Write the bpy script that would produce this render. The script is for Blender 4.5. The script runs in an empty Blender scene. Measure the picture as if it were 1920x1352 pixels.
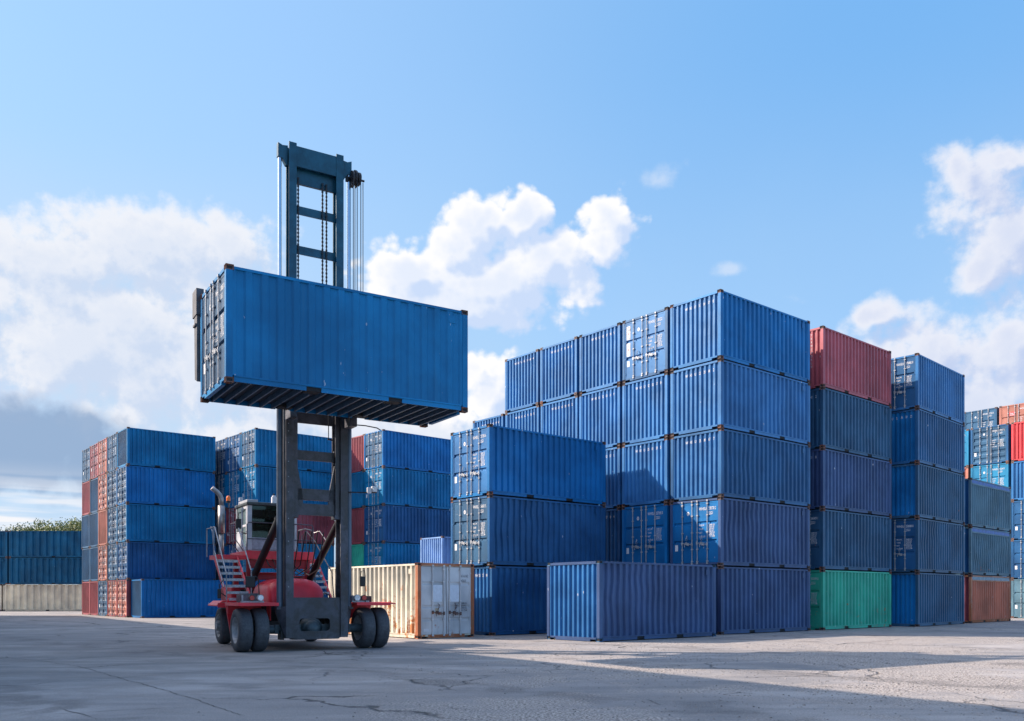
import bpy, math, random
from mathutils import Vector, Matrix
R = math.radians
sc = bpy.context.scene
COL = sc.collection

# ------------------------------------------------------------------ camera, sky, sun, exposure
F_PX, HOR, CAM_H = 1641.87, 1117.47, 1.46          # measured on the 1920 px wide photograph
cam = bpy.data.cameras.new('camera')
cam.sensor_width = 36.0
cam.lens = F_PX / 1920 * 36.0
cam.shift_y = (HOR - 676.0) / 1920
cam.clip_start, cam.clip_end = 0.1, 4000
camo = bpy.data.objects.new('camera', cam); COL.objects.link(camo)
camo.location = (0, 0, CAM_H); camo.rotation_euler = (R(90), 0, 0)
sc.camera = camo
sc.render.resolution_x, sc.render.resolution_y = 1024, 721
sc.view_settings.view_transform = 'Standard'
sc.view_settings.look = 'None'
sc.view_settings.exposure = 0.8
sc.view_settings.gamma = 1.0
SUN_TO = Vector((-1.45, 0.24, 1.0)).normalized()
SUN_EL = math.asin(SUN_TO.z); SUN_AZ = math.atan2(SUN_TO.x, SUN_TO.y)
SUN_E, SKY_S = 5.0, 0.15
K = 2 ** -0.8                                        # cloud tones below are written as they look, before exposure
def tone(r, g, b): return tuple(c * K for c in (r, g, b))
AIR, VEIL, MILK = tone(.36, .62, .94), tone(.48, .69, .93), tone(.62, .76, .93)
CL_HI, CL_LO = tone(.95, .95, .98), tone(.62, .72, .90)
CM_HI, CM_LO = tone(1.08, 1.05, 1.03), tone(.62, .74, .97)
CR_HI, CR_LO = tone(.93, .93, .98), tone(.56, .65, .88)
DARKC = tone(.30, .43, .64)
OVER_FILL, SUNW_FILL, DEEP = tone(.86, 1.05, 1.55), tone(1.9, 1.8, 1.75), tone(.16, .45, .90)
sl = bpy.data.lights.new('sun', 'SUN'); sl.energy = SUN_E; sl.angle = R(0.53); sl.color = (1.0, 0.84, 0.70)
so = bpy.data.objects.new('sun', sl); COL.objects.link(so)
so.rotation_euler = (-SUN_TO).to_track_quat('-Z', 'Y').to_euler(); so.location = (-60, 10, 60)


class NT:
    """small helper that writes node maths"""
    def __init__(s, tree): s.t = tree; s.n = tree.nodes; s.l = tree.links
    def node(s, typ, **kw):
        n = s.n.new(typ)
        for k, v in kw.items(): setattr(n, k, v)
        return n
    def put(s, sock, v):
        if isinstance(v, bpy.types.NodeSocket): s.l.new(v, sock)
        elif v is not None: sock.default_value = v
    def m(s, op, a, b=None, c=None, clamp=False):
        n = s.node('ShaderNodeMath', operation=op, use_clamp=clamp)
        s.put(n.inputs[0], a); s.put(n.inputs[1], b); s.put(n.inputs[2], c); return n.outputs[0]
    def vm(s, op, a, b=None):
        n = s.node('ShaderNodeVectorMath', operation=op); s.put(n.inputs[0], a); s.put(n.inputs[1], b)
        return n.outputs['Value'] if op in ('LENGTH', 'DISTANCE', 'DOT_PRODUCT') else n.outputs[0]
    def comb(s, x, y, z=0.0):
        n = s.node('ShaderNodeCombineXYZ'); s.put(n.inputs[0], x); s.put(n.inputs[1], y); s.put(n.inputs[2], z); return n.outputs[0]
    def sep(s, v):
        n = s.node('ShaderNodeSeparateXYZ'); s.put(n.inputs[0], v); return n.outputs
    def rng(s, v, a, b, c=0.0, d=1.0, smooth=True):
        n = s.node('ShaderNodeMapRange', interpolation_type='SMOOTHSTEP' if smooth else 'LINEAR')
        s.put(n.inputs['Value'], v); s.put(n.inputs['From Min'], a); s.put(n.inputs['From Max'], b)
        s.put(n.inputs['To Min'], c); s.put(n.inputs['To Max'], d); return n.outputs[0]
    def noise(s, vec, scale, detail=4.0, rough=0.55, dist=0.0):
        n = s.node('ShaderNodeTexNoise'); s.put(n.inputs['Vector'], vec); s.put(n.inputs['Scale'], scale)
        s.put(n.inputs['Detail'], detail); s.put(n.inputs['Roughness'], rough); s.put(n.inputs['Distortion'], dist)
        return n.outputs['Fac']
    def mix(s, fac, a, b, mode='MIX'):
        n = s.node('ShaderNodeMix', data_type='RGBA', blend_type=mode)
        s.put(n.inputs[0], fac)
        for k, v in ((6, a), (7, b)):
            if isinstance(v, (tuple, list)): v = (v[0], v[1], v[2], 1.0)
            s.put(n.inputs[k], v)
        return n.outputs[2]


# ------------------------------------------------------------------ world: physical sky plus banks of cloud laid out by direction
w = bpy.data.worlds.new('World'); sc.world = w; w.use_nodes = True
W_ = NT(w.node_tree); w.node_tree.nodes.clear()
sky = W_.node('ShaderNodeTexSky', sky_type='NISHITA', sun_disc=False)
sky.sun_elevation = SUN_EL; sky.sun_rotation = SUN_AZ; sky.air_density = 1.0; sky.dust_density = 1.6; sky.ozone_density = 3.5
tc = W_.node('ShaderNodeTexCoord')
dx, dy, dz = W_.sep(tc.outputs['Generated'])
az = W_.m('ARCTAN2', dx, dy)
hyp = W_.m('SQRT', W_.m('ADD', W_.m('MULTIPLY', dx, dx), W_.m('MULTIPLY', dy, dy)))
el = W_.m('DIVIDE', dz, W_.m('MAXIMUM', hyp, 0.02))


def pdir(x, y):      # a direction seen in the photograph as (azimuth, tangent of elevation)
    a = math.atan((x - 960) / F_PX)
    return a, (HOR - y) / F_PX * math.cos(a)


def bank_group(name, blobs):
    g = bpy.data.node_groups.new(name, 'ShaderNodeTree')
    g.interface.new_socket('P', in_out='INPUT', socket_type='NodeSocketVector')
    g.interface.new_socket('F', in_out='OUTPUT', socket_type='NodeSocketFloat')
    T = NT(g); gi = T.node('NodeGroupInput'); go = T.node('NodeGroupOutput')
    p = gi.outputs[0]; acc = None
    # large warp so that the banks lose their ellipse outline
    wn = T.node('ShaderNodeTexNoise'); T.put(wn.inputs['Vector'], p); wn.inputs['Scale'].default_value = 9; wn.inputs['Detail'].default_value = 3
    wv = T.vm('MULTIPLY', T.vm('SUBTRACT', wn.outputs['Color'], (0.5, 0.5, 0.5)), (0.07, 0.05, 0.0))
    p2 = T.vm('ADD', p, wv)
    for (x, y, rx, ry, s) in blobs:
        a, e = pdir(x, y); ca = math.cos(a)
        d = T.vm('MULTIPLY', T.vm('SUBTRACT', p2, (a, e, 0)), (F_PX / rx / ca, F_PX / ry, 0))
        v = T.m('MULTIPLY', T.m('SUBTRACT', 1.0, T.vm('LENGTH', d)), s)
        acc = v if acc is None else T.m('SMOOTH_MAX', acc, v, 0.25)
    T.l.new(acc, go.inputs[0]); return g


def bank(blobs, name, puff, fine, edge, bias=.2, sunvec=(-0.016, 0.020, 0)):
    """returns (coverage, sunlit share)"""
    g = bank_group(name, blobs)
    T = NT(g); go = [n for n in g.nodes if n.type == 'GROUP_OUTPUT'][0]; gi = [n for n in g.nodes if n.type == 'GROUP_INPUT'][0]
    acc = go.inputs[0].links[0].from_socket; p = gi.outputs[0]
    def vor(sc_):
        v = T.node('ShaderNodeTexVoronoi', feature='F1', voronoi_dimensions='2D'); T.l.new(p, v.inputs['Vector']); v.inputs['Scale'].default_value = sc_
        return T.m('SUBTRACT', .42, v.outputs['Distance'])
    nz = T.node('ShaderNodeTexNoise', noise_dimensions='2D'); T.l.new(p, nz.inputs['Vector']); nz.inputs['Scale'].default_value = 26
    nz.inputs['Detail'].default_value = 8; nz.inputs['Roughness'].default_value = .62
    nf = T.m('MULTIPLY', T.m('SUBTRACT', nz.outputs['Fac'], .5), fine)
    pf = T.m('MULTIPLY', T.m('ADD', vor(19), T.m('ADD', T.m('MULTIPLY', vor(43), .5), T.m('MULTIPLY', vor(95), .28))), puff)
    T.l.new(T.m('ADD', T.m('ADD', acc, bias), T.m('ADD', nf, pf)), go.inputs[0])
    P = W_.comb(az, el, 0.0)
    def field(q):
        n = W_.node('ShaderNodeGroup'); n.node_tree = g; W_.l.new(q, n.inputs[0]); return n.outputs[0]
    f0 = field(P); f1 = field(W_.vm('ADD', P, sunvec))
    cov = W_.rng(f0, 0.0, edge)
    lit = W_.rng(W_.m('SUBTRACT', f0, f1), -0.42, 0.36)
    core = W_.rng(f0, 1.3, .25)                      # the thick lower middle of a bank is greyer
    return cov, W_.m('MULTIPLY', lit, W_.m('ADD', .45, W_.m('MULTIPLY', core, .55)))


skycol = W_.mix(1.0, sky.outputs[0], (SKY_S * .95, SKY_S * 1.08, SKY_S * 1.18), 'MULTIPLY')
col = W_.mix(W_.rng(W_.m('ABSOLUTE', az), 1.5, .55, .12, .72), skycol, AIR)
P0 = W_.comb(az, el, 0.0)
n0 = W_.node('ShaderNodeTexNoise', noise_dimensions='2D'); W_.l.new(P0, n0.inputs['Vector']); n0.inputs['Scale'].default_value = 4; n0.inputs['Detail'].default_value = 4
veil = W_.m('MULTIPLY', W_.rng(el, 0.66, 0.10), W_.m('ADD', 0.35, W_.m('MULTIPLY', n0.outputs['Fac'], 0.9)))
veil = W_.m('MULTIPLY', veil, W_.m('MULTIPLY', W_.rng(az, 0.5, -0.45, 0.55, 1.15), W_.rng(W_.m('ABSOLUTE', az), 1.6, .6, .15, 1.0)), clamp=True)
col = W_.mix(W_.m('MULTIPLY', W_.m('MULTIPLY', W_.rng(az, -.30, .45), W_.rng(el, .10, .60)), .75), col, DEEP)
col = W_.mix(veil, col, VEIL)
milk = W_.m('MULTIPLY', W_.rng(az, -.02, -.42), W_.rng(el, .50, .28))
col = W_.mix(W_.m('MULTIPLY', milk, .55), col, MILK)
A_BANK = [(300, 470, 200, 80, 1), (90, 490, 200, 80, .8), (410, 475, 80, 66, 1), (180, 650, 320, 130, 1), (400, 670, 260, 130, 1), (700, 830, 380, 110, .7), (180, 560, 220, 90, .7)]
B_BANK = [(770, 510, 85, 56, 1), (850, 470, 66, 56, 1), (905, 425, 56, 60, 1), (985, 415, 40, 54, 1), (900, 520, 190, 60, 1), (1040, 500, 120, 56, .9), (1140, 408, 54, 44, 1), (1122, 465, 42, 56, .9), (965, 590, 42, 34, .8), (780, 560, 120, 56, 1), (890, 555, 170, 56, 1), (920, 750, 90, 66, .8)]
C_BANK = [(1850, 360, 100, 84, 1), (1790, 320, 40, 56, .9), (1900, 440, 110, 100, 1), (1860, 500, 84, 54, .8), (1645, 590, 40, 42, .9), (1740, 650, 140, 72, 1), (1880, 640, 130, 90, 1), (1830, 740, 200, 110, .9), (1640, 700, 120, 70, .8)]
for blobs, nm, puff, fine, edge, bias, cc in ((A_BANK, 'bank_left', .45, 1.4, .70, .30, (CL_HI, CL_LO)),
                                        (B_BANK, 'bank_middle', .70, .8, .42, .24, (CM_HI, CM_LO)),
                                        (C_BANK, 'bank_right', .5, 1.2, .75, .16, (CR_HI, CR_LO))):
    cov, lit = bank(blobs, nm, puff, fine, edge, bias)
    col = W_.mix(W_.m('MULTIPLY', cov, 0.95), col, W_.mix(lit, cc[1], cc[0]))
cov, lit = bank([(1352, 503, 30, 20, .9), (1245, 330, 60, 24, .6), (1180, 495, 46, 34, .6), (1480, 560, 60, 20, .4)], 'bank_wisps', .3, 1.5, .9, -.05)
col = W_.mix(W_.m('MULTIPLY', cov, .38), col, CL_HI)
cov, lit = bank([(60, 840, 180, 78, 1), (-160, 810, 260, 90, 1), (150, 860, 100, 60, .8)], 'bank_dark', .30, .7, .55, .15)
col = W_.mix(W_.m('MULTIPLY', cov, 0.92), col, DARKC)
n1 = W_.node('ShaderNodeTexNoise', noise_dimensions='2D'); W_.l.new(W_.vm('MULTIPLY', P0, (5, 60, 1)), n1.inputs['Vector']); n1.inputs['Scale'].default_value = 1; n1.inputs['Detail'].default_value = 3
band = W_.m('MULTIPLY', W_.rng(n1.outputs['Fac'], .42, .60), W_.rng(el, .14, .07))
col = W_.mix(W_.m('MULTIPLY', band, W_.rng(az, -.3, -.5)), col, CL_HI)
# unseen bright cloud added overhead and on the sunward side to lift shade fill
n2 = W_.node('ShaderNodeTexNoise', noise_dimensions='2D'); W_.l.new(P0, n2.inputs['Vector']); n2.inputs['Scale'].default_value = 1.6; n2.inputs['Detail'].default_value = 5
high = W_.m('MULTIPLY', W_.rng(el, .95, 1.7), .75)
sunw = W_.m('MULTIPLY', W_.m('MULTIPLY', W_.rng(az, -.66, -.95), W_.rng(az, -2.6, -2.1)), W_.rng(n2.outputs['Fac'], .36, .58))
col = W_.mix(high, col, OVER_FILL)
col = W_.mix(W_.m('MULTIPLY', sunw, W_.rng(el, -.02, .05)), col, SUNW_FILL)
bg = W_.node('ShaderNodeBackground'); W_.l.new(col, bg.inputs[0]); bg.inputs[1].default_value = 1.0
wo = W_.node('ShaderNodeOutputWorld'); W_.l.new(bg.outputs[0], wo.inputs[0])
w.cycles.sampling_method = 'MANUAL'; w.cycles.sample_map_resolution = 512


# ------------------------------------------------------------------ materials
def new_mat(name):
    m = bpy.data.materials.new(name); m.use_nodes = True
    T = NT(m.node_tree); b = m.node_tree.nodes['Principled BSDF']
    return m, T, b


def bump(T, b, h, strength=0.3, dist=0.01):
    n = T.node('ShaderNodeBump'); n.inputs['Strength'].default_value = strength; n.inputs['Distance'].default_value = dist
    T.put(n.inputs['Height'], h); T.l.new(n.outputs[0], b.inputs['Normal'])


def paint(name, rgb, rust=0.12, dirt=0.35, rough=0.46, fade=0.25, streak=(0.05, 0.16, 0.26), rustcol=(0.22, 0.075, 0.035), scale=1.0):
    """weathered container paint: bleached clouds, rain streaks, rust spots, chips; random per object"""
    m, T, b = new_mat(name)
    tcn = T.node('ShaderNodeTexCoord'); oi = T.node('ShaderNodeObjectInfo')
    par = T.m('MULTIPLY', oi.outputs['Random'], 37.0)
    P = T.vm('ADD', tcn.outputs['Object'], T.comb(par, T.m('MULTIPLY', par, 1.7), T.m('MULTIPLY', par, 0.6)))
    big = T.noise(P, 0.55 * scale, 4, .55)
    fine = T.noise(P, 9.0 * scale, 5, .65)
    st = T.noise(T.vm('MULTIPLY', P, (9.0, 9.0, 0.55)), 1.0 * scale, 4, .6)
    lo = (rgb[0] * .62, rgb[1] * .66, rgb[2] * .70); hi = tuple(min(1, c * 1.22 + fade * f_) for c, f_ in zip(rgb, (.008, .07, .10)))
    c = T.mix(T.rng(big, .30, .72), lo, hi)
    c = T.mix(T.m('MULTIPLY', T.rng(oi.outputs['Random'], 0, 1, 0, .30, False), 1.0), c, tuple(x * .7 + k_ for x, k_ in zip(rgb, (.003, .010, .014))))
    c = T.mix(T.m('MULTIPLY', T.rng(st, .52, .80), dirt), c, streak)
    c = T.mix(T.m('MULTIPLY', T.rng(fine, .55, .85), dirt * .55), c, tuple(x * .45 for x in rgb))
    # rust: blotches plus runs, more of it low down
    sx, sy, sz = T.sep(tcn.outputs['Object'])
    low = T.rng(sz, 2.6, 0.1, -.05, .07)
    rn = T.m('ADD', T.m('ADD', T.m('MULTIPLY', T.noise(P, 2.3 * scale, 8, .72), .8), T.m('MULTIPLY', T.noise(T.vm('MULTIPLY', P, (14, 14, .8)), 1.0 * scale, 4, .6), .2)), low)
    rf = T.rng(rn, .74 - rust * .42, .80 - rust * .42)
    rf = T.m('MULTIPLY', rf, min(1.0, .55 + rust))
    c = T.mix(rf, c, T.mix(fine, rustcol, tuple(min(1, x * 2.3) for x in rustcol)))
    # small white chips / scratches
    v = T.node('ShaderNodeTexVoronoi'); T.put(v.inputs['Vector'], T.vm('MULTIPLY', P, (1, 1, .45))); v.inputs['Scale'].default_value = 2.2 * scale
    chip = T.m('LESS_THAN', v.outputs['Distance'], T.m('ADD', .015, T.m('MULTIPLY', fine, .06)))
    c = T.mix(T.m('MULTIPLY', chip, T.rng(T.noise(P, 1.1, 2, .5), .5, .62)), c, (.55, .56, .58))
    sc1 = T.m('MULTIPLY', T.rng(T.noise(T.vm('MULTIPLY', P, (5, 5, 1.6)), 2.0, 3, .6), .715, .735), T.rng(T.noise(T.vm('ADD', P, (7, 7, 7)), .45, 2, .5), .50, .58))
    c = T.mix(T.m('MULTIPLY', sc1, .75), c, (.50, .54, .60))
    T.put(b.inputs['Base Color'], c)
    T.put(b.inputs['Roughness'], T.m('ADD', T.m('ADD', rough, T.m('MULTIPLY', rf, .35)), T.m('MULTIPLY', T.m('SUBTRACT', fine, .5), .25)))
    b.inputs['Specular IOR Level'].default_value = .42
    if rgb[2] > rgb[0] * 2.2: b.inputs['Specular Tint'].default_value = (.55, .80, 1.0, 1)
    bump(T, b, T.m('ADD', T.m('MULTIPLY', big, 1.0), T.m('MULTIPLY', fine, .05)), .35, .05)
    return m


def plain(name, rgb, rough=.5, metal=0.0, var=.25, scale=8.0, bumps=.15, spec=.5):
    m, T, b = new_mat(name)
    tcn = T.node('ShaderNodeTexCoord')
    n = T.noise(tcn.outputs['Object'], scale, 5, .62)
    c = T.mix(T.rng(n, .3, .7), tuple(x * (1 - var) for x in rgb), tuple(min(1, x * (1 + var)) for x in rgb))
    T.put(b.inputs['Base Color'], c); T.put(b.inputs['Roughness'], T.m('ADD', rough, T.m('MULTIPLY', T.m('SUBTRACT', n, .5), .2)))
    b.inputs['Metallic'].default_value = metal; b.inputs['Specular IOR Level'].default_value = spec
    bump(T, b, n, bumps, .004)
    return m


PAINTS = {
    'royal':  paint('paint_royal_blue', (.006, .140, .38), .05, .16, .42, .12),
    'blue':   paint('paint_mid_blue', (.032, .145, .36), .08, .25, .42, .2),
    'navy':   paint('paint_navy_blue', (.016, .082, .215), .08, .25, .45, .2),
    'slate':  paint('paint_slate_blue', (.026, .080, .165), .12, .35, .5, .25),
    'violet': paint('paint_violet_blue', (.044, .074, .185), .06, .25, .5, .2),
    'greyblue': paint('paint_grey_blue', (.10, .18, .23), .24, .7, .55, .3),
    'teal': paint('paint_teal_blue', (.003, .150, .325), .09, .35, .45, .15),
    'lifted': paint('paint_clean_teal_blue', (.003, .160, .375), .04, .16, .45, .1),
    'tealnavy': paint('paint_teal_navy', (.001, .080, .17), .12, .4, .5, .2),
    'pale':   paint('paint_pale_blue', (.20, .33, .60), .05, .2, .5, .2),
    'cyan':   paint('paint_cyan_blue', (.015, .19, .36), .06, .3, .45, .2),
    'maroon': paint('paint_maroon', (.27, .045, .055), .10, .3, .5, .2, streak=(.36, .2, .2)),
    'rose':   paint('paint_rose_red', (.40, .075, .095), .10, .3, .5, .2, streak=(.42, .22, .24)),
    'salmon': paint('paint_salmon', (.40, .135, .09), .10, .3, .5, .2, streak=(.5, .33, .28)),
    'red':    paint('paint_bright_red', (.62, .045, .055), .03, .1, .45, .05, streak=(.5, .25, .25)),
    'orange': paint('paint_brown_orange', (.56, .14, .065), .14, .35, .55, .2, streak=(.42, .26, .2)),
    'green':  paint('paint_green', (.04, .42, .27), .26, .35, .5, .25, streak=(.2, .42, .34)),
    'cream':  paint('paint_cream', (.72, .66, .53), .42, .35, .55, .1, streak=(.50, .42, .30), rustcol=(.30, .12, .045)),
    'greydoor': paint('paint_pale_grey', (.62, .61, .61), .22, .35, .5, .2, streak=(.3, .28, .26)),
    'beige':  paint('paint_dusty_beige', (.88, .68, .47), .12, .35, .6, .05, streak=(.42, .34, .26)),
    'rustframe': paint('rusty_orange_frame', (.45, .17, .08), .6, .5, .6, .1),
}
M_RUSTY = paint('rusty_corner_steel', (.13, .075, .062), .38, .3, .7, .1, rustcol=(.17, .06, .03))
M_STEEL = plain('galvanised_rod', (.34, .36, .39), .55, .25, .25)
M_DARK = plain('dark_recess', (.012, .013, .016), .8)
M_UNDER = plain('underfloor_dark', (.028, .036, .05), .7, 0, .4)
M_CROSS = plain('crossmember_steel', (.10, .15, .21), .55, .3, .3)
M_WHITE = plain('white_lettering', (.60, .62, .66), .6, 0, .15, 30)
M_BLACKTXT = plain('black_lettering', (.03, .035, .05), .5)
M_REDTXT = plain('red_lettering', (.5, .05, .05), .5)
M_YELTXT = plain('yellow_lettering', (.75, .55, .08), .5)
M_TARP = plain('blue_tarpaulin', (.03, .10, .34), .5, 0, .35, 5, .4)
M_TARPG = plain('grey_tarpaulin', (.17, .24, .30), .55, 0, .3, 5, .4)
M_GASKET = plain('rubber_gasket', (.02, .025, .035), .6)


# ------------------------------------------------------------------ mesh helper
class MB:
    def __init__(s): s.v = []; s.f = []; s.m = []
    def quad(s, a, b, c, d, mi=0):
        i = len(s.v); s.v += [tuple(a), tuple(b), tuple(c), tuple(d)]; s.f.append((i, i + 1, i + 2, i + 3)); s.m.append(mi)
    def box(s, x0, x1, y0, y1, z0, z1, mi=0, M=None, taper=None):
        i = len(s.v)
        P = [(x0, y0, z0), (x1, y0, z0), (x1, y1, z0), (x0, y1, z0), (x0, y0, z1), (x1, y0, z1), (x1, y1, z1), (x0, y1, z1)]
        if M is not None: P = [tuple(M @ Vector(p)) for p in P]
        s.v += P
        for q in ((0, 3, 2, 1), (4, 5, 6, 7), (0, 1, 5, 4), (1, 2, 6, 5), (2, 3, 7, 6), (3, 0, 4, 7)):
            s.f.append(tuple(i + k for k in q)); s.m.append(mi)
        return s
    def cyl(s, p0, p1, r, n=12, mi=0, r2=None, cap=True):
        p0 = Vector(p0); p1 = Vector(p1); r2 = r if r2 is None else r2
        d = (p1 - p0).normalized(); a = Vector((0, 0, 1)) if abs(d.z) < .9 else Vector((1, 0, 0))
        e1 = d.cross(a).normalized(); e2 = d.cross(e1); i = len(s.v)
        for k in range(n):
            t = 2 * math.pi * k / n; o = e1 * math.cos(t) + e2 * math.sin(t)
            s.v.append(tuple(p0 + o * r)); s.v.append(tuple(p1 + o * r2))
        for k in range(n):
            j = (k + 1) % n
            s.f.append((i + 2 * k, i + 2 * k + 1, i + 2 * j + 1, i + 2 * j)); s.m.append(mi)
        if cap:
            s.f.append(tuple(i + 2 * k for k in range(n))); s.m.append(mi)
            s.f.append(tuple(i + 2 * k + 1 for k in reversed(range(n)))); s.m.append(mi)
        return s
    def tube(s, pts, r, n=8, mi=0):
        pts = [Vector(p) for p in pts]; i = len(s.v); up = None
        for k, p in enumerate(pts):
            d = (pts[min(k + 1, len(pts) - 1)] - pts[max(k - 1, 0)]).normalized()
            if up is None or abs(d.dot(up)) > .97:
                up = Vector((0, 0, 1)) if abs(d.z) < .8 else Vector((1, 0, 0))
            e1 = d.cross(up).normalized(); e2 = e1.cross(d); up = e2
            for q in range(n):
                t = 2 * math.pi * q / n; s.v.append(tuple(p + (e1 * math.cos(t) + e2 * math.sin(t)) * r))
        for k in range(len(pts) - 1):
            for q in range(n):
                a = i + k * n + q; b = i + k * n + (q + 1) % n
                s.f.append((a, b, b + n, a + n)); s.m.append(mi)
        s.f.append(tuple(i + q for q in reversed(range(n)))); s.m.append(mi)
        s.f.append(tuple(i + (len(pts) - 1) * n + q for q in range(n))); s.m.append(mi)
        return s
    def extrude(s, poly, vec, mi=0):
        """closed polygon (3D points) extruded by vec"""
        i = len(s.v); n = len(poly); vec = Vector(vec)
        s.v += [tuple(Vector(p)) for p in poly] + [tuple(Vector(p) + vec) for p in poly]
        s.f.append(tuple(i + k for k in reversed(range(n)))); s.m.append(mi)
        s.f.append(tuple(i + n + k for k in range(n))); s.m.append(mi)
        for k in range(n):
            j = (k + 1) % n; s.f.append((i + k, i + j, i + n + j, i + n + k)); s.m.append(mi)
        return s
    def lathe(s, prof, c, axis='x', n=32, mi=0):
        """prof: list of (offset along axis, radius)"""
        i = len(s.v); c = Vector(c)
        for (o, r) in prof:
            for k in range(n):
                t = 2 * math.pi * k / n
                if axis == 'x': p = (o, r * math.cos(t), r * math.sin(t))
                elif axis == 'y': p = (r * math.cos(t), o, r * math.sin(t))
                else: p = (r * math.cos(t), r * math.sin(t), o)
                s.v.append(tuple(c + Vector(p)))
        for a in range(len(prof) - 1):
            for k in range(n):
                j = (k + 1) % n; s.f.append((i + a * n + k, i + a * n + j, i + (a + 1) * n + j, i + (a + 1) * n + k)); s.m.append(mi)
        return s
    def sphere(s, c, r, n=10, mi=0, sc_=(1, 1, 1)):
        prof = [(-math.cos(math.pi * k / n) * r * sc_[2], max(1e-4, math.sin(math.pi * k / n) * r)) for k in range(n + 1)]
        i = len(s.v); s.lathe(prof, (0, 0, 0), 'z', 2 * n, mi)
        for k in range(i, len(s.v)):
            x, y, z = s.v[k]; s.v[k] = (x * sc_[0] + c[0], y * sc_[1] + c[1], z + c[2])
        return s
    def mesh(s, name, smooth=False):
        me = bpy.data.meshes.new(name); me.from_pydata(s.v, [], s.f)
        me.polygons.foreach_set('material_index', s.m)
        if smooth: me.polygons.foreach_set('use_smooth', [True] * len(s.f))
        me.update(); return me


def fix_normals(me):
    import bmesh
    b = bmesh.new(); b.from_mesh(me); bmesh.ops.recalc_face_normals(b, faces=b.faces); b.to_mesh(me); b.free()
    return me


def add(name, me, mats, parent=None, loc=None, rotz=0.0, bevel=0.0, smooth_angle=False):
    """link a mesh (shared or not) as one object; materials sit on the object so that meshes can be shared"""
    o = bpy.data.objects.new(name, me); COL.objects.link(o)
    if not isinstance(mats, (list, tuple)): mats = [mats]
    while len(me.materials) < len(mats): me.materials.append(None)
    for k, mt in enumerate(mats):
        o.material_slots[k].link = 'OBJECT'; o.material_slots[k].material = mt
    if parent is not None: o.parent = parent
    if loc is not None: o.location = loc
    if rotz: o.rotation_euler.z = rotz
    if bevel:
        bv = o.modifiers.new('edges', 'BEVEL'); bv.width = bevel; bv.segments = 2; bv.limit_method = 'ANGLE'; bv.angle_limit = R(40)
    return o


def part(name, mb, mats, parent, bevel=0.0, smooth=False):
    return add(name, fix_normals(mb.mesh(name, smooth)), mats, parent, bevel=bevel)


def empty(name, loc=(0, 0, 0), rotz=0.0):
    o = bpy.data.objects.new(name, None); COL.objects.link(o); o.location = loc; o.rotation_euler = (0, 0, rotz); o.empty_display_size = .3
    return o


def tag(o, label, cat, group=None, kind=None):
    if label: o['label'] = label
    if cat: o['category'] = cat
    if group: o['group'] = group
    if kind: o['kind'] = kind
    return o


_txt = {}
def text_mesh(body, size):
    key = (body, size)
    if key in _txt: return _txt[key]
    cu = bpy.data.curves.new('t', 'FONT'); cu.body = body; cu.size = size; cu.resolution_u = 2; cu.offset = size * .008
    ob = bpy.data.objects.new('t', cu); COL.objects.link(ob)
    dg = bpy.context.evaluated_depsgraph_get(); me = bpy.data.meshes.new_from_object(ob.evaluated_get(dg))
    vs = [tuple(v.co) for v in me.vertices]; fs = [tuple(p.vertices) for p in me.polygons]
    bpy.data.objects.remove(ob); bpy.data.curves.remove(cu); bpy.data.meshes.remove(me)
    _txt[key] = (vs, fs); return vs, fs


def put_text(mb, body, size, org, ex, ey, mi=0, condense=.8):
    """adds flat lettering to a mesh: org lower left, ex reading direction, ey up"""
    vs, fs = text_mesh(body, size); org = Vector(org); ex = Vector(ex); ey = Vector(ey); i = len(mb.v)
    mb.v += [tuple(org + ex * v[0] * condense + ey * v[1]) for v in vs]
    for f in fs: mb.f.append(tuple(i + k for k in f)); mb.m.append(mi)


# ------------------------------------------------------------------ containers
CL, CW, CH = 6.058, 2.438, 2.591
HX, HY = CL / 2, CW / 2
rnd = random.Random(11)


def casting_mesh():
    import bmesh
    b = bmesh.new(); bmesh.ops.create_cube(b, size=1)
    for v in b.verts: v.co = Vector((v.co.x * .178, v.co.y * .162, v.co.z * .118))
    fs = [f for f in b.faces]
    bmesh.ops.inset_individual(b, faces=fs, thickness=.036)
    for f in fs:
        n = f.normal.copy()
        for v in f.verts: v.co -= n * .028
        f.material_index = 1
    me = bpy.data.meshes.new('corner_casting'); b.to_mesh(me); b.free(); return me


def casting_spots():
    return [(sx * (HX - .089), sy * (HY - .081), z) for sx in (-1, 1) for sy in (-1, 1) for z in (.059, CH - .059)]


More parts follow.
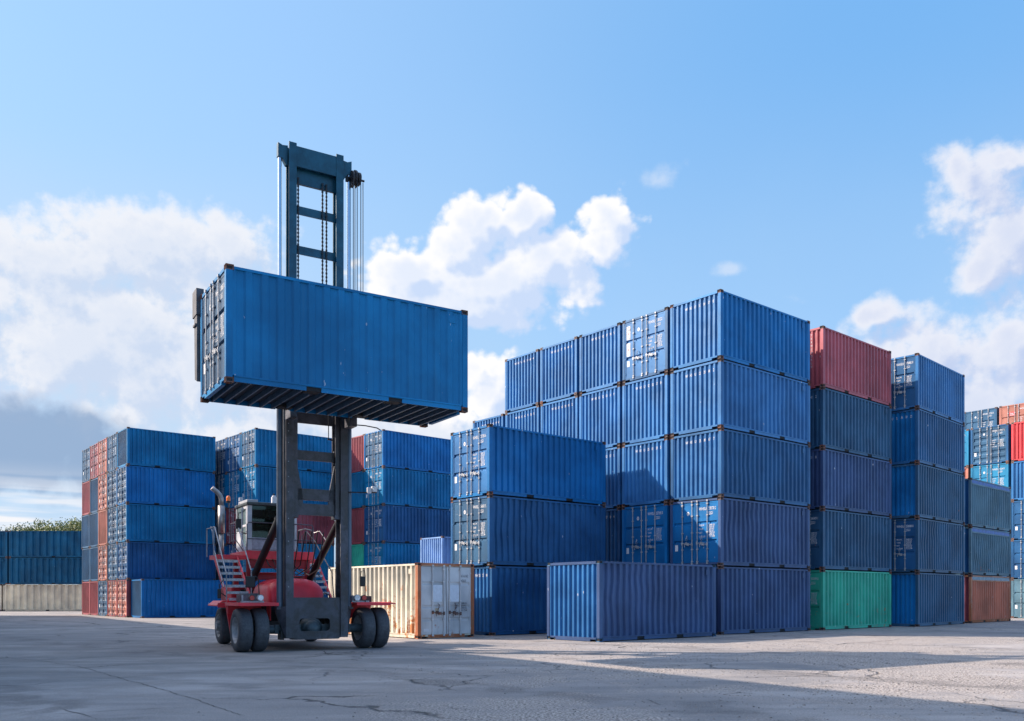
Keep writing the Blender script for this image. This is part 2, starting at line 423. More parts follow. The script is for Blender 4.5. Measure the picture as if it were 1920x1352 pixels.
def frame_mesh(with_castings, length=CL, open_top=False):
    hx = length / 2; b = MB()
    for sx in (-1, 1):
        for sy in (-1, 1):
            xa, xb = sorted((sx * (hx - .004), sx * (hx - .150))); ya, yb = sorted((sy * (HY - .004), sy * (HY - .125)))
            b.box(xa, xb, ya, yb, .118, CH - .118)
        xa, xb = sorted((sx * (hx - .006), sx * (hx - .10)))
        b.box(xa, xb, -HY + .162, HY - .162, CH - .112, CH - .034)     # header
        b.box(xa, xb, -HY + .42, HY - .42, .012, .135)                 # sill between its two notches
        for sy in (-1, 1):
            ya, yb = sorted((sy * (HY - .162), sy * (HY - .42))); b.box(xa, xb, ya, yb, .075, .135)
    pockets = (-1.025, 1.025) if length < 7 else (-1.8, 1.8)
    for sy in (-1, 1):
        ya, yb = sorted((sy * (HY - .008), sy * (HY - .062)))
        b.box(-hx + .178, hx - .178, ya, yb, CH - .092, CH - .032)     # top rail
        b.box(-hx + .178, hx - .178, ya, yb, .140, .172)               # lip of the bottom rail
        yc, yd = sorted((sy * (HY - .026), sy * (HY - .05)))
        xs = [-hx + .178] + [p + d for p in pockets for d in (-.18, .18)] + [hx - .178]
        for k in range(0, len(xs), 2): b.box(xs[k], xs[k + 1], yc, yd, .030, .140)
        for p in pockets: b.box(p - .18, p + .18, yc, yd, .130, .140)
    for p in pockets:
        for sy in (-1, 1):
            ya, yb = sorted((sy * (HY - .052), sy * (HY - .36))); b.box(p - .18, p + .18, ya, yb, .045, .128, 1)   # dark fork pocket
    if with_castings:
        for (x, y, z) in casting_spots():
            x = math.copysign(hx - .089, x)
            b.box(x - .089, x + .089, y - .081, y + .081, z - .059, z + .059, 2)
            sx, sy = math.copysign(1, x), math.copysign(1, y)
            b.box(x - .03, x + .03, y + sy * .0805, y + sy * .0825, z - .03, z + .03, 1)
            b.box(x + sx * .0885, x + sx * .0905, y - .028, y + .028, z - .03, z + .03, 1)
    return fix_normals(b.mesh('frame'))


def dents(seed, n, amp):
    r = random.Random(seed)
    return [(r.uniform(-2.6, 2.6), r.uniform(.5, 2.2), r.uniform(.25, .7), r.uniform(.25, .6), r.uniform(.3, 1) * amp, r.uniform(-1, 1) * amp) for _ in range(n)]


def side_mesh(seed, n=0, amp=.03, length=CL, count=20, ztop=CH - .080, wobble=0, depth=.068):
    """trapezoid corrugation on the -y side, with dents pushed in and waves that follow knocked ridges"""
    hx = length / 2; x0, x1 = -hx + .148, hx - .148; p = (x1 - x0) / count; D = dents(seed, n, amp); rows = 13 if (n or wobble) else 2
    xs = [(x0, 0)]
    for k in range(count):
        a = x0 + k * p; xs += [(a + .18 * p, 0), (a + .31 * p, depth), (a + .69 * p, depth), (a + .82 * p, 0)]
    xs.append((x1, 0)); b = MB(); r = random.Random(seed + 5)
    ph = [r.uniform(0, 6.3) for _ in range(4)]
    for i in range(rows):
        z = .168 + (ztop - .168) * i / (rows - 1)
        for (x, d) in xs:
            yy, xx = d, x; edge = min(1, (x - x0) * 2.5, (x1 - x) * 2.5) * min(1, i / 2, (rows - 1 - i) / 2) if rows > 2 else 0
            for (cx, cz, rx, rz, ay, ax) in D:
                g = math.exp(-((x - cx) / rx) ** 2 - ((z - cz) / rz) ** 2) * edge
                yy += ay * g; xx += ax * g
            if wobble: xx += wobble * edge * (math.sin(z * 3.1 + x * 1.1 + ph[0]) * .6 + math.sin(z * 6.3 - x * 2.3 + ph[1]) * .4)
            b.v.append((xx, -HY + .014 + yy, z))
    w_ = len(xs)
    for i in range(rows - 1):
        for k in range(w_ - 1):
            a = i * w_ + k; b.f.append((a, a + 1, a + w_ + 1, a + w_)); b.m.append(0)
    b.box(x1 - .42, x1 - .22, -HY + .008, -HY + .016, ztop - .30, ztop - .12)      # vent cover plate
    return b.mesh('side_panel')


def end_mesh(seed=0, amp=0.0, count=10):
    y0, y1 = -HY + .120, HY - .120; p = (y1 - y0) / count; b = MB(); r = random.Random(seed)
    ys = [(y0, 0)]
    for k in range(count):
        a = y0 + k * p; ys += [(a + .10 * p, 0), (a + .25 * p, .062), (a + .60 * p, .062), (a + .75 * p, 0)]
    ys.append((y1, 0)); rows = 9
    D = [(r.uniform(-.9, .9), r.uniform(.5, 2.1), .25, .3, r.uniform(.3, 1) * amp) for _ in range(4)]
    for i in range(rows):
        z = .130 + (CH - .112 - .130) * i / (rows - 1)
        for (y, d) in ys:
            e = min(1, i / 2, (rows - 1 - i) / 2)
            for (cy, cz, ry, rz, a_) in D: d = d + a_ * e * math.exp(-((y - cy) / ry) ** 2 - ((z - cz) / rz) ** 2)
            b.v.append((-HX + .022 + d, y, z))
    w_ = len(ys)
    for i in range(rows - 1):
        for k in range(w_ - 1):
            a = i * w_ + k; b.f.append((a, a + w_, a + w_ + 1, a + 1)); b.m.append(0)
    return b.mesh('end_panel')


RIDGE0 = -HY + .120; RPITCH = (CW - .24) / 10


def door_mesh(side, grooves=((.93, 1.01), (1.63, 1.71)), deep=.045, rods=False, corr=0):
    """one leaf on the -x end; side = +1 (left as seen) or -1 (right)"""
    b = MB(); y0, y1 = .012, HY - .128; X = -HX + .034
    zz = [(.150, 0)]
    if corr:
        n = corr; h = (CH - .34) / n
        for k in range(n):
            a = .17 + k * h; zz += [(a + .10 * h, 0), (a + .28 * h, deep), (a + .52 * h, deep), (a + .70 * h, 0)]
    else:
        for (a, c) in grooves: zz += [(a - .03, 0), (a, deep), (c, deep), (c + .012, 0)]
    zz.append((CH - .132, 0))
    ya, yb = side * (y0 + .07), side * (y1 - .07)
    for k in range(len(zz) - 1):
        (za, da), (zb, db) = zz[k], zz[k + 1]
        b.quad((X + da, ya, za), (X + da, yb, za), (X + db, yb, zb), (X + db, ya, zb))
    for (p, q) in ((y0, y0 + .072), (y1 - .072, y1)):
        a, c = sorted((side * p, side * q)); b.box(X - .010, X + .045, a, c, .142, CH - .124)
    a, c = sorted((side * (y0 + .072), side * (y1 - .072)))
    b.box(X - .006, X + .045, a, c, .142, .21); b.box(X - .006, X + .045, a, c, CH - .19, CH - .124)
    a, c = sorted((side * .001, side * y0)); b.box(X - .004, X + .04, a, c, .142, CH - .124, 1)       # gasket
    for z in (.32, .95, 1.62, 2.26):                                                                  # hinges
        a, c = sorted((side * (y1 - .05), side * (y1 + .075))); b.box(X - .024, X - .008, a, c, z - .03, z + .03)
    if rods:
        for yr in (.125, .60): rod_into(b, side, yr, 2)
    return fix_normals(b.mesh('door'))


def rod_into(b, side, yr, mi=0, shift=0):
    X = -HX - .004; y = side * yr
    b.cyl((X, y, .11), (X, y, CH - .085), .0175, 8, mi)
    for z in (.19, .66, 1.30, 1.95, CH - .21): b.box(X - .014, X + .03, y - .042, y + .042, z - .022, z + .022, mi)
    for z in (.112, CH - .09): b.box(X - .026, X + .012, y - .034, y + .034, z - .030, z + .030, mi)


def rod_mesh(side, yr):
    b = MB(); rod_into(b, side, yr); return fix_normals(b.mesh('locking_rod'))


def handle_mesh(side, yr, droop):
    b = MB(); X = -HX - .034; y = side * yr; d = -side if yr > .3 else side
    z = .86 + droop
    b.box(X - .006, X + .012, min(y, y + d * .36), max(y, y + d * .36), z - .013, z + .013)
    b.cyl((X, y + d * .34, z - .02), (X, y + d * .34, z - .10), .012, 6)
    b.box(X - .012, X + .05, y + d * .20 - .035, y + d * .20 + .035, z - .045, z + .045)
    b.box(X + .004, X + .030, y - .035, y + .035, z - .06, z + .06)
    b.tube([(X + .03, y + d * .22, z + .30), (X - .02, y + d * .25, z + .26), (X - .02, y + d * .27, z + .17), (X + .02, y + d * .25, z + .13)], .010, 6)
    return fix_normals(b.mesh('handle'))


def roof_mesh(length=CL):
    hx = length / 2; b = MB(); n = 22; p = (length - .36) / n; x0 = -hx + .18
    for k in range(n):
        a = x0 + k * p; pts = [(a, 0), (a + .2 * p, 0), (a + .4 * p, -.018), (a + .8 * p, -.018), (a + p, 0)]
        for q in range(4):
            (xa, za), (xb, zb) = pts[q], pts[q + 1]
            b.quad((xa, -HY + .06, CH - .022 + za), (xb, -HY + .06, CH - .022 + zb), (xb, HY - .06, CH - .022 + zb), (xa, HY - .06, CH - .022 + za))
    for sx in (-1, 1):
        xa, xb = sorted((sx * (hx - .18), sx * (hx - .10))); b.box(xa, xb, -HY + .162, HY - .162, CH - .04, CH - .020)
    return b.mesh('roof')


def under_mesh(length=CL):
    hx = length / 2; b = MB()
    b.box(-hx + .10, hx - .10, -HY + .06, HY - .06, .142, .168, 0)
    n = int((length - .5) / .29)
    for k in range(n + 1):
        x = -hx + .25 + (length - .5) * k / n
        e_ = .37 if min(abs(x - 1.025), abs(x + 1.025)) < .24 and length < 7 else .052
        b.box(x - .004, x + .004, -HY + e_, HY - e_, .022, .140, 1)
        b.box(x + .004, x + .034, -HY + e_, HY - e_, .022, .028, 1)
    return b.mesh('underframe')


ME = dict(casting=casting_mesh(), frame=frame_mesh(False), frame_far=frame_mesh(True), roof=roof_mesh(), under=under_mesh(),
          frame40=frame_mesh(True, 12.19), roof40=roof_mesh(12.19), under40=under_mesh(12.19))
SIDES = [side_mesh(1), side_mesh(2, 2, .02), side_mesh(3, 3, .03, wobble=.006), side_mesh(4, 1, .02), side_mesh(5, 5, .035, wobble=.014), side_mesh(6, 1, .02)]
SIDE_WIDE = side_mesh(7, 2, .015, count=19)
SIDE40 = [side_mesh(8, 3, .03, 12.19, 18, wobble=.01, depth=.12), side_mesh(9, 5, .05, 12.19, 20, wobble=.02, depth=.11)]
SIDE_OPEN = [side_mesh(10, 5, .03, wobble=.02, ztop=CH - .30), side_mesh(12, 5, .03, wobble=.08, ztop=CH - .30), side_mesh(13, 2, .02, ztop=CH - .30)]
ENDS = [end_mesh(1), end_mesh(2, .015), end_mesh(3, .02)]
DOORS = {s: door_mesh(s) for s in (1, -1)}; DOORS_FAR = {s: door_mesh(s, rods=True) for s in (1, -1)}
DOORS_CORR = {s: door_mesh(s, rods=True, corr=5) for s in (1, -1)}
RODS = {(s, y): rod_mesh(s, y) for s in (1, -1) for y in (.125, .60)}
HANDLES = {(s, y): handle_mesh(s, y, dr) for s, y, dr in ((1, .125, 0.0), (1, .60, .04), (-1, .125, .03), (-1, .60, -.02))}
EX, EZ = (0, -1, 0), (0, 0, 1)
XT = -HX + .031 - .003


def door_text(code, num, typ, with_banner=False, emblem=True, body=True, stickers=True, dark=False):
    """lettering on the right leaf (viewed from outside) and emblem, stickers on the left one"""
    r = MB(); l = MB(); mi = 1 if dark else 0
    put_text(r, code, .165, (XT, -.19, 2.14), EX, EZ, mi, .74); put_text(r, num, .165, (XT, -.63, 2.14), EX, EZ, mi, .56)
    put_text(r, typ, .165, (XT, -.63, 1.96), EX, EZ, mi, .6)
    if body:
        for k, (a, c) in enumerate((('M.G.W.', '30480 KG'), ('', '67200 LB'), ('TARE', '2230 KG'), ('', '4920 LB'), ('NET', '28250 KG'), ('', '62280 LB'), ('CU.CAP.', '33.2 CUM'))):
            z = 1.535 - k * .072
            if a: put_text(r, a, .098, (XT, -.19, z), EX, EZ, mi, .84)
            put_text(r, c, .092, (XT, -.64, z), EX, EZ, mi, .74)
    if emblem:
        c = Vector((XT, .34, 2.05)); n = 20; i = len(l.v)
        l.v.append(tuple(c)); l.v += [tuple(c + Vector((0, math.cos(t) * .062, math.sin(t) * .078))) for t in [2 * math.pi * k / n for k in range(n)]]
        for k in range(n): l.f.append((i, i + 1 + k, i + 1 + (k + 1) % n)); l.m.append(0)
        c = c + Vector((-.0015, 0, 0)); i = len(l.v)
        l.v += [tuple(c + Vector((0, y, z))) for y, z in ((.012, -.04), (-.012, -.04), (-.012, .04), (.012, .04))]; l.f.append((i, i + 1, i + 2, i + 3)); l.m.append(1)
    if stickers:
        l.quad((XT, .98, .62), (XT, .84, .62), (XT, .84, .86), (XT, .98, .86), 0)
    if with_banner:
        x = XT - .001
        l.quad((x, 1.0, 1.05), (x, .80, 1.05), (x, .80, 1.60), (x, 1.0, 1.60), 0)
        l.quad((x, 1.0, 1.74), (x, .80, 1.74), (x, .80, 2.30), (x, 1.0, 2.30), 0)
        for k, ch in enumerate('WAN'): put_text(l, ch, .19, (x - .0015, .965, 2.075 - k * .16), EX, EZ, 2 if ch == 'A' else 1, .95)
        for k, ch in enumerate('HAI'): put_text(l, ch, .19, (x - .0015, .965, 1.42 - k * .16), EX, EZ, 2 if ch == 'A' else 1, .95)
        for q in range(4): l.quad((x - .001, .97 - q * .04, 2.24), (x - .001, .945 - q * .04, 2.24), (x - .001, .945 - q * .04, 2.28), (x - .001, .97 - q * .04, 2.28), 1)
    return r, l


SHARED_TXT = []
for q, (n_, d_) in enumerate((('257245 0', 0), ('283106 5', 0), ('270917 3', 0))):
    rr, ll = door_text('WHSU', n_, '22G1', stickers=True)
    SHARED_TXT.append((rr.mesh('lettering'), ll.mesh('lettering')))


def ridge_text(groups, z=2.17, size=.16):
    """pairs of white characters, each pair on one outward ridge of the end panel (reads to the right)"""
    b = MB(); n = len(groups)
    for k, g in enumerate(groups):
        idx = n - 1 - k + .0
        yc = RIDGE0 + idx * RPITCH + .0 * RPITCH                     # ridge k (outer flat straddles the pitch line)
        yc = RIDGE0 + (idx + .96) * RPITCH - .0
        put_text(b, g, size, (-HX + .019, yc + .045, z), EX, EZ, 0, .52 if len(g) > 1 else .7)
    return b


TXTM = [M_WHITE, M_BLACKTXT, M_REDTXT]


def container(near, rot, color, end, label, group, loc, detail=2, text=None, ends_color=None, side=None, frame=None, castm=M_RUSTY, corrdoor=False, door_color=None, bottomcast=True):
    """end: 'door' or 'panel' = what faces local -x. detail 2 = all parts, 1 = rods kept in the leaves"""
    root = empty('shipping_container', loc, rot + (0 if color == 'lifted' else rnd.uniform(-1, 1) * R(.13))); tag(root, label, 'container', group)
    pm = PAINTS[color]; fm = PAINTS[frame] if frame else pm
    em = PAINTS[ends_color] if ends_color else pm; dm = PAINTS[door_color] if door_color else em
    if detail == 2:
        add('frame', ME['frame'], [fm, M_DARK], root)
        for (x, y, z) in casting_spots(): add('corner_casting', ME['casting'], [castm, M_DARK], root, (x, y, z))
    else:
        add('frame', ME['frame_far'], [fm, M_DARK, castm], root)
    sm = side if side is not None else SIDES[rnd.randrange(len(SIDES))]
    add('side_panel', sm, pm, root); add('side_panel', SIDES[0], pm, root, rotz=math.pi)
    add('roof', ME['roof'], pm, root); add('underframe', ME['under'], [M_UNDER, M_CROSS], root)
    zr = 0 if end == 'door' else math.pi
    for s in (1, -1):
        if detail == 2:
            dr = add('door', DOORS[s], [dm, M_GASKET], root, rotz=zr)
            for y in (.125, .60):
                add('locking_rod', RODS[(s, y)], M_STEEL, dr); add('handle', HANDLES[(s, y)], M_STEEL, dr)
        else:
            dr = add('door', (DOORS_CORR if corrdoor else DOORS_FAR)[s], [dm, M_GASKET, M_STEEL if not corrdoor else M_STEEL], root, rotz=zr)
        if end == 'door' and text is not None:
            t = text[0] if s == -1 else text[1]
            if t is not None:
                me = t.mesh('lettering') if isinstance(t, MB) else t
                add('lettering', me, TXTM, dr)
    ep = add('end_panel', ENDS[rnd.randrange(3)], em, root, rotz=0 if end == 'panel' else math.pi)
    if end == 'panel' and text is not None: add('lettering', text.mesh('lettering') if isinstance(text, MB) else text, TXTM, ep)
    return root


class Block:
    def __init__(s, t, X, Y, pitch=2.585, jitter=.03):
        s.t = R(t); s.u = Vector((math.sin(s.t), math.cos(s.t), 0)); s.p = Vector((-math.cos(s.t), math.sin(s.t), 0))
        s.N = Vector((X, Y, 0)); s.pitch = pitch; s.j = jitter; s.r = random.Random(int(X * 10))
    def at(s, col, tier, du=0, db=0):
        j = s.r.uniform(-s.j, s.j) if s.j else 0
        return s.N + s.u * (HX + du + j) + s.p * (HY + col * s.pitch + db) + Vector((0, 0, tier * CH))
    def rot(s, extra=0): return math.pi / 2 - s.t + extra


TIER5 = ['lowest', 'second lowest', 'middle', 'second highest', 'topmost']
WORDS = dict(royal='vivid blue', teal='teal blue', lifted='vivid blue', blue='blue', navy='dark blue', slate='slate blue', violet='purplish blue', greyblue='streaked grey-blue', pale='pale blue', cyan='turquoise blue',
             maroon='maroon', rose='maroon', salmon='brownish orange', red='bright red', orange='brownish orange', green='green', cream='cream', beige='dusty beige')


def tiername(k, n):
    if n == 2: return ('lower', 'upper')[k]
    if n == 3: return ('lowest', 'middle', 'topmost')[k]
    if n == 4: return ('lowest', 'second lowest', 'second highest', 'topmost')[k]
    if n == 6: return ('lowest', 'second lowest', 'third lowest', 'third highest', 'second highest', 'topmost')[k]
    return TIER5[k]


def stack(bl, col, specs, where, group, detail=2, tiers=None, start=0, du=0, db=0):
    n = tiers or len(specs) + start
    for k, sp in enumerate(specs):
        color, end = sp[0], sp[1]; kw = dict(sp[3]) if len(sp) > 3 else {}
        text = sp[2] if len(sp) > 2 else None
        if text is None and end == 'door' and detail == 1 and kw.pop('txt', 1): text = SHARED_TXT[rnd.randrange(3)]
        kw.pop('txt', None); kw.pop('sidx', None)
        lab = kw.pop('label', None) or f"{WORDS[color]} container with {'doors' if end == 'door' else 'ribbed end'}, {tiername(k + start, n)} {where}"
        container(1, bl.rot(), color, end, lab, group, bl.at(col, k + start, du, db), detail, text, **kw)


def T_(num, banner=False, stick=True, code='WHSU', typ='22G1'): return door_text(code, num, typ, with_banner=banner, stickers=stick)
def G_(s): return ridge_text(s.split())


# --- the wall of blue boxes right of centre
M = Block(50.32, 7.817, 32.774, 2.585, .022)
gM = 'containers in the tall blue wall'
stack(M, 0, [('violet', 'panel', None, dict(side=SIDES[0])), ('violet', 'door', T_('278778 2'), dict(side=SIDES[4], door_color='royal')),
             ('navy', 'panel', G_('W HS U 25 80 67 7'), dict(side=SIDES[2], ends_color='blue')),
             ('blue', 'panel', G_('W HS U 22 28 68 2'), dict(side=SIDES[1])),
             ('royal', 'panel', G_('W HS U 51 04 37 0'), dict(side=SIDES[3], ends_color='blue'))], "in the wall's near corner stack", gM)
stack(M, 1, [('navy', 'panel'), ('royal', 'door', T_('257245 0'), {}),
             ('blue', 'panel', G_('W HS U 25 01 28 5'), {}), ('blue', 'panel', G_('W HS U 02 52 17 8'), dict(ends_color='blue')),
             ('navy', 'door', T_('228222 1', True), dict(label='topmost blue container of the wall with doors and a vertical white banner', door_color='blue'))],
      "in the wall's second stack from the right", gM)
stack(M, 2, [('navy', 'panel'), ('navy', 'panel', G_('W HS U 23 57 18 4'), {}), ('blue', 'panel', G_('W HS U 28 52 57 1'), {}),
             ('blue', 'panel', G_('W HS U 52 03 31 9'), dict(ends_color='blue')), ('blue', 'panel', G_('W HS U 02 37 58 5'), {})],
      "in the wall's third stack from the right", gM)
stack(M, 3, [('blue', 'panel'), ('blue', 'panel'), ('blue', 'panel'),
             ('blue', 'panel', G_('W HS U 63 24 01 2'), {}), ('blue', 'panel', G_('W HS U 07 50 49 0'), {})],
      "in the wall's fourth stack from the right", gM, 1)
stack(M, 4, [('blue', 'panel'), ('blue', 'panel'), ('blue', 'panel'),
             ('blue', 'panel', G_('W HS U 62 71 30 9'), {}), ('blue', 'panel', G_('W HS U 02 13 60 4'), {})],
      "in the wall's fifth stack from the right", gM, 1)
stack(M, 5, [('blue', 'panel'), ('blue', 'panel'), ('blue', 'panel'), ('blue', 'panel', G_('W HS U 05 62 19 8'), {})],
      "of the wall's lower far left stack", gM, 1)

# --- three boxes with doors in front of it
S = Block(50.44, -.827, 32.056, 2.585, 0)
gS = 'containers in the three-high stack before the wall'
container(1, S.rot(), 'navy', 'panel', 'dark blue container on the ground under the two door-ended ones, behind the white container', gS,
          S.at(0, 0, .09, -.04), 2, ridge_text(['WH', 'SU', '23', '04']), side=SIDES[2], ends_color='blue')
container(1, S.rot(), 'navy', 'door', 'blue container with lit doors, in the middle of the three-high stack', gS, S.at(0, 1), 2, T_('260601 5'), side=SIDES[4], door_color='slate', castm=M_RUSTY)
container(1, S.rot(), 'royal', 'door', 'vivid blue container with lit doors, topmost of the three-high stack', gS, S.at(0, 2), 2, T_('223780 6'), side=SIDES[3], door_color='blue')

# --- the single box standing alone in front
F = Block(49.29, 2.763, 27.626, 2.585, 0)
container(1, F.rot(), 'violet', 'panel', 'single blue container on the ground in front of the blue wall', 'containers standing alone on the ground', F.at(0, 0), 2, None, side=SIDES[4], ends_color='blue', castm=PAINTS['slate'])
# its near top corner keeps a rusty casting
# --- red topped stack, then the fifth, then the open tops
Rb = Block(49.48, 13.219, 37.198, 2.585, .01)
gR = 'containers in the stack with the red top and green bottom'
vt = MB()
for k, ch in enumerate('TRANSWORLD'): put_text(vt, ch, .12, (-HX + .019, RIDGE0 + 1.96 * RPITCH + .04, 2.25 - k * .15), EX, EZ, 0, .8)
stack(Rb, 0, [('green', 'door', door_text('WHSU', '505099 0', '22G1', stickers=False, emblem=False), dict(side=SIDES[5], frame='green')),
              ('slate', 'door', door_text('WHSU', '245409 1', '22G1', stickers=False), dict(side=SIDES[1])),
              ('violet', 'panel', G_('W HS U 27 60 51 8'), dict(side=SIDES[0], label='purplish grey-blue container in the middle of the stack with red top')),
              ('slate', 'panel', G_('W HS U 24 09 43 2'), dict(side=SIDES[1], label='slate blue container directly under the maroon one')),
              ('rose', 'panel', vt, dict(side=SIDES[3]))], 'of the stack with a maroon top', gR)
Q = Block(46.1, 19.196, 41.374, 2.585, .01)
gQ = 'containers in the blue stack right of the red-topped one'
stack(Q, 0, [('slate', 'panel', None, dict(side=SIDES[0], ends_color='royal')), ('slate', 'door', T_('258080 0', stick=False), dict(side=SIDES[4], door_color='navy')),
             ('slate', 'panel', None, dict(side=SIDES[2], ends_color='royal')), ('navy', 'panel', G_('W HS U 2 78 37 22'), dict(side=SIDES[1], ends_color='royal')),
             ('blue', 'door', T_('270882 0', stick=False), dict(side=SIDES[5], door_color='navy'))], 'in the stack right of the maroon-topped one', gQ)
O_ = Block(47.3, 24.476, 46.674, 2.585, 0)
gO = 'open-top containers in the three-high stack'
for k, (c, lab, tarp, fr, ec) in enumerate((
        ('orange', 'brownish orange open-top container with grey tarpaulin, on the ground under two grey-blue ones', M_TARPG, 'orange', 'maroon'),
        ('greyblue', 'streaked grey-blue open-top container with blue tarpaulin, between the orange and topmost ones', M_TARP, 'greyblue', 'navy'),
        ('greyblue', 'streaked grey-blue open-top container with blue tarpaulin, topmost above the orange one', M_TARP, 'greyblue', 'navy'))):
    c_ = container(1, O_.rot(), c, 'panel', lab, gO, O_.at(0, k), 2, ridge_text(['02', '8']) if k else None, side=SIDE_OPEN[2 - k if k else 2], ends_color=ec, frame='rustframe' if k == 0 else 'greyblue')
    for s in (-1, 1):                                               # cover hanging over the top of the side
        b = MB(); n = 40; y = HY - .008
        for q in range(n):
            xa, xb = -HX + .18 + (CL - .36) * q / n, -HX + .18 + (CL - .36) * (q + 1) / n
            ra, rb = (random.Random(q * 7 + k).uniform(-.006, .006), random.Random(q * 7 + 7 + k).uniform(-.006, .006))
            b.quad((xa, s * (y + ra), CH - .27), (xb, s * (y + rb), CH - .27), (xb, s * (y - .02), CH - .02), (xa, s * (y - .02), CH - .02))
        part('tarpaulin', b, tarp, c_)
        b = MB(); ya, yb = sorted((s * (HY - .004), s * (HY - .05))); b.box(-HX + .18, HX - .18, ya, yb, CH - .335, CH - .27); part('top_rail', b, PAINTS['rustframe' if k == 0 else 'greyblue'], c_)

# --- far right rows
B1 = Block(52.0, 33.0, 58.2, 2.6, .03)
gB = 'containers in the far right five-high row'
b1t = (SHARED_TXT[0][0], SHARED_TXT[0][1])
stack(B1, 0, [('navy', 'door'), ('navy', 'door'), ('cyan', 'door'), ('cyan', 'door', None, dict(label='turquoise blue container with doors, under the dark door-ended one at far right')),
              ('navy', 'door', None, dict(door_color='slate', corrdoor=True, label='blue container with ribbed doors, topmost left of the bright red one'))], 'behind the open-top stack', gB, 1)
stack(B1, -1, [('greyblue', 'door'), ('navy', 'door'), ('navy', 'door'), ('blue', 'panel', None, dict(label='blue container with ribbed end directly under the bright red one')),
               ('red', 'panel')], 'of the stack at the right edge', gB, 1)
stack(B1, 1, [('salmon', 'panel'), ('navy', 'door'), ('navy', 'panel'), ('salmon', 'panel'), ('cyan', 'door')], 'in the gap behind the open-top stack', gB, 1)
B2 = Block(52.0, 36.1, 65.2, 2.6, .03)
gB2 = 'containers in the hindmost six-high row at far right'
stack(B2, 0, [('navy', 'panel')] * 5 + [('slate', 'door', None, dict(label='blue container with doors, peeping over the far right row, left of the orange one'))], 'of the hindmost left stack at far right', gB2, 1)
tal = MB(); tal.quad((XT - .001, .52, 1.75), (XT - .001, .16, 1.75), (XT - .001, .16, 2.05), (XT - .001, .52, 2.05), 2)
put_text(tal, 'TAL', .17, (XT - .003, .49, 1.86), EX, EZ, 0, .9); tal.quad((XT - .003, .48, 1.79), (XT - .003, .20, 1.79), (XT - .003, .20, 1.82), (XT - .003, .48, 1.82), 0)
stack(B2, -1, [('navy', 'panel')] * 5 + [('salmon', 'door', (SHARED_TXT[1][0], tal), dict(label='orange container with doors and a small red sign, hindmost at far right'))], 'of the hindmost right stack at far right', gB2, 1)

# --- left row: three blocks far behind the truck
L1 = Block(51.2, -26.15, 59.45, 2.52, .03)
gL = 'containers in the far left block'
wt = lambda: None
lx = ["of the far left block's near corner stack", "of the far left block's second stack", "of the far left block's third stack", "of the far left block's fourth stack", "of the far left block's hindmost stack"]
LS = [[('maroon', 'door', None, dict(door_color='salmon', corrdoor=True)), ('navy', 'door', None, dict(corrdoor=True, side=SIDES[2])), ('teal', 'door', None, dict(corrdoor=True, door_color='slate')), ('royal', 'door', None, dict(corrdoor=True, door_color='slate')), ('teal', 'panel', None, dict(ends_color='slate'))],
      [('maroon', 'door', None, dict(door_color='salmon', corrdoor=True)), ('slate', 'door', None, dict(corrdoor=True)), ('slate', 'door', None, dict(corrdoor=True)), ('slate', 'door', None, dict(corrdoor=True)), ('slate', 'door')],
      [('slate', 'door', None, dict(corrdoor=True)), ('salmon', 'door', None, dict(corrdoor=True)), ('salmon', 'panel'), ('salmon', 'door', None, dict(corrdoor=True)), ('maroon', 'door', None, dict(door_color='salmon'))],
      [('maroon', 'panel'), ('slate', 'panel'), ('slate', 'panel'), ('slate', 'panel'), ('maroon', 'door')],
      [('maroon', 'panel'), ('slate', 'panel'), ('slate', 'panel'), ('maroon', 'panel'), ('slate', 'door')]]
for c in range(5): stack(L1, c, LS[c], lx[c], gL, 1)
container(1, L1.rot(), 'royal', 'panel', 'single vivid blue container on the ground before the far left block', gL, L1.at(-1, 0, .25, .02), 1, None, side=SIDES[4], ends_color='slate')
L2 = Block(49.3, -17.5, 59.75, 2.5, .03)
gL2 = 'containers in the block behind the cab'
l2 = ["of the block behind the cab, nearest stack", "of the block behind the cab, second stack", "of the block behind the cab, third stack", "of the block behind the cab, fourth stack"]
for c in range(4):
    if c == 0: sp = [('navy', 'door'), ('cyan', 'door', None, dict(side=SIDES[4])), ('maroon', 'door'), ('teal', 'door'), ('teal', 'door', None, dict(door_color='slate'))]
    elif c == 1: sp = [('navy', 'door'), ('navy', 'door'), ('maroon', 'door'), ('teal', 'door'), ('navy', 'door')]
    else: sp = [('navy', 'door'), ('teal', 'door'), ('teal', 'door'), ('teal', 'door'), ('navy', 'door')]
    stack(L2, c, sp, l2[c], gL2, 1)
L3 = Block(48.4, -8.878, 60.297, 2.5, .02)
gL3 = 'containers in the block behind the white container'
stack(L3, 0, [('teal', 'door'), ('teal', 'door', None, dict(side=SIDES[3])), ('navy', 'door', None, dict(side=SIDES[0])), ('teal', 'door', None, dict(side=SIDES[5])), ('royal', 'door', None, dict(door_color='slate', side=SIDES[1]))],
      'of the block beyond the white container', gL3, 1)
stack(L3, 1, [('green', 'panel', None, dict(label='dark green container on the ground beside the right mast leg')), ('green', 'panel', None, dict(label='green container with ribbed end, seen right of the mast leg')), ('maroon', 'panel'), ('teal', 'panel'), ('maroon', 'panel')], 'of the second stack, right of the mast', gL3, 1)
LBk = Block(50.4, 788 and (788 - 960) / 29.2 + .637 * 2.438, 1641.87 / 29.2 - .771 * 2.438, 2.585, 0)
for k in range(2):
    container(1, LBk.rot(), 'pale', 'panel', f"pale blue container with ribbed end, {'upper' if k else 'lower'} of two beside the three-high stack", 'pale blue containers behind the three-high stack', LBk.at(0, k), 1, None)

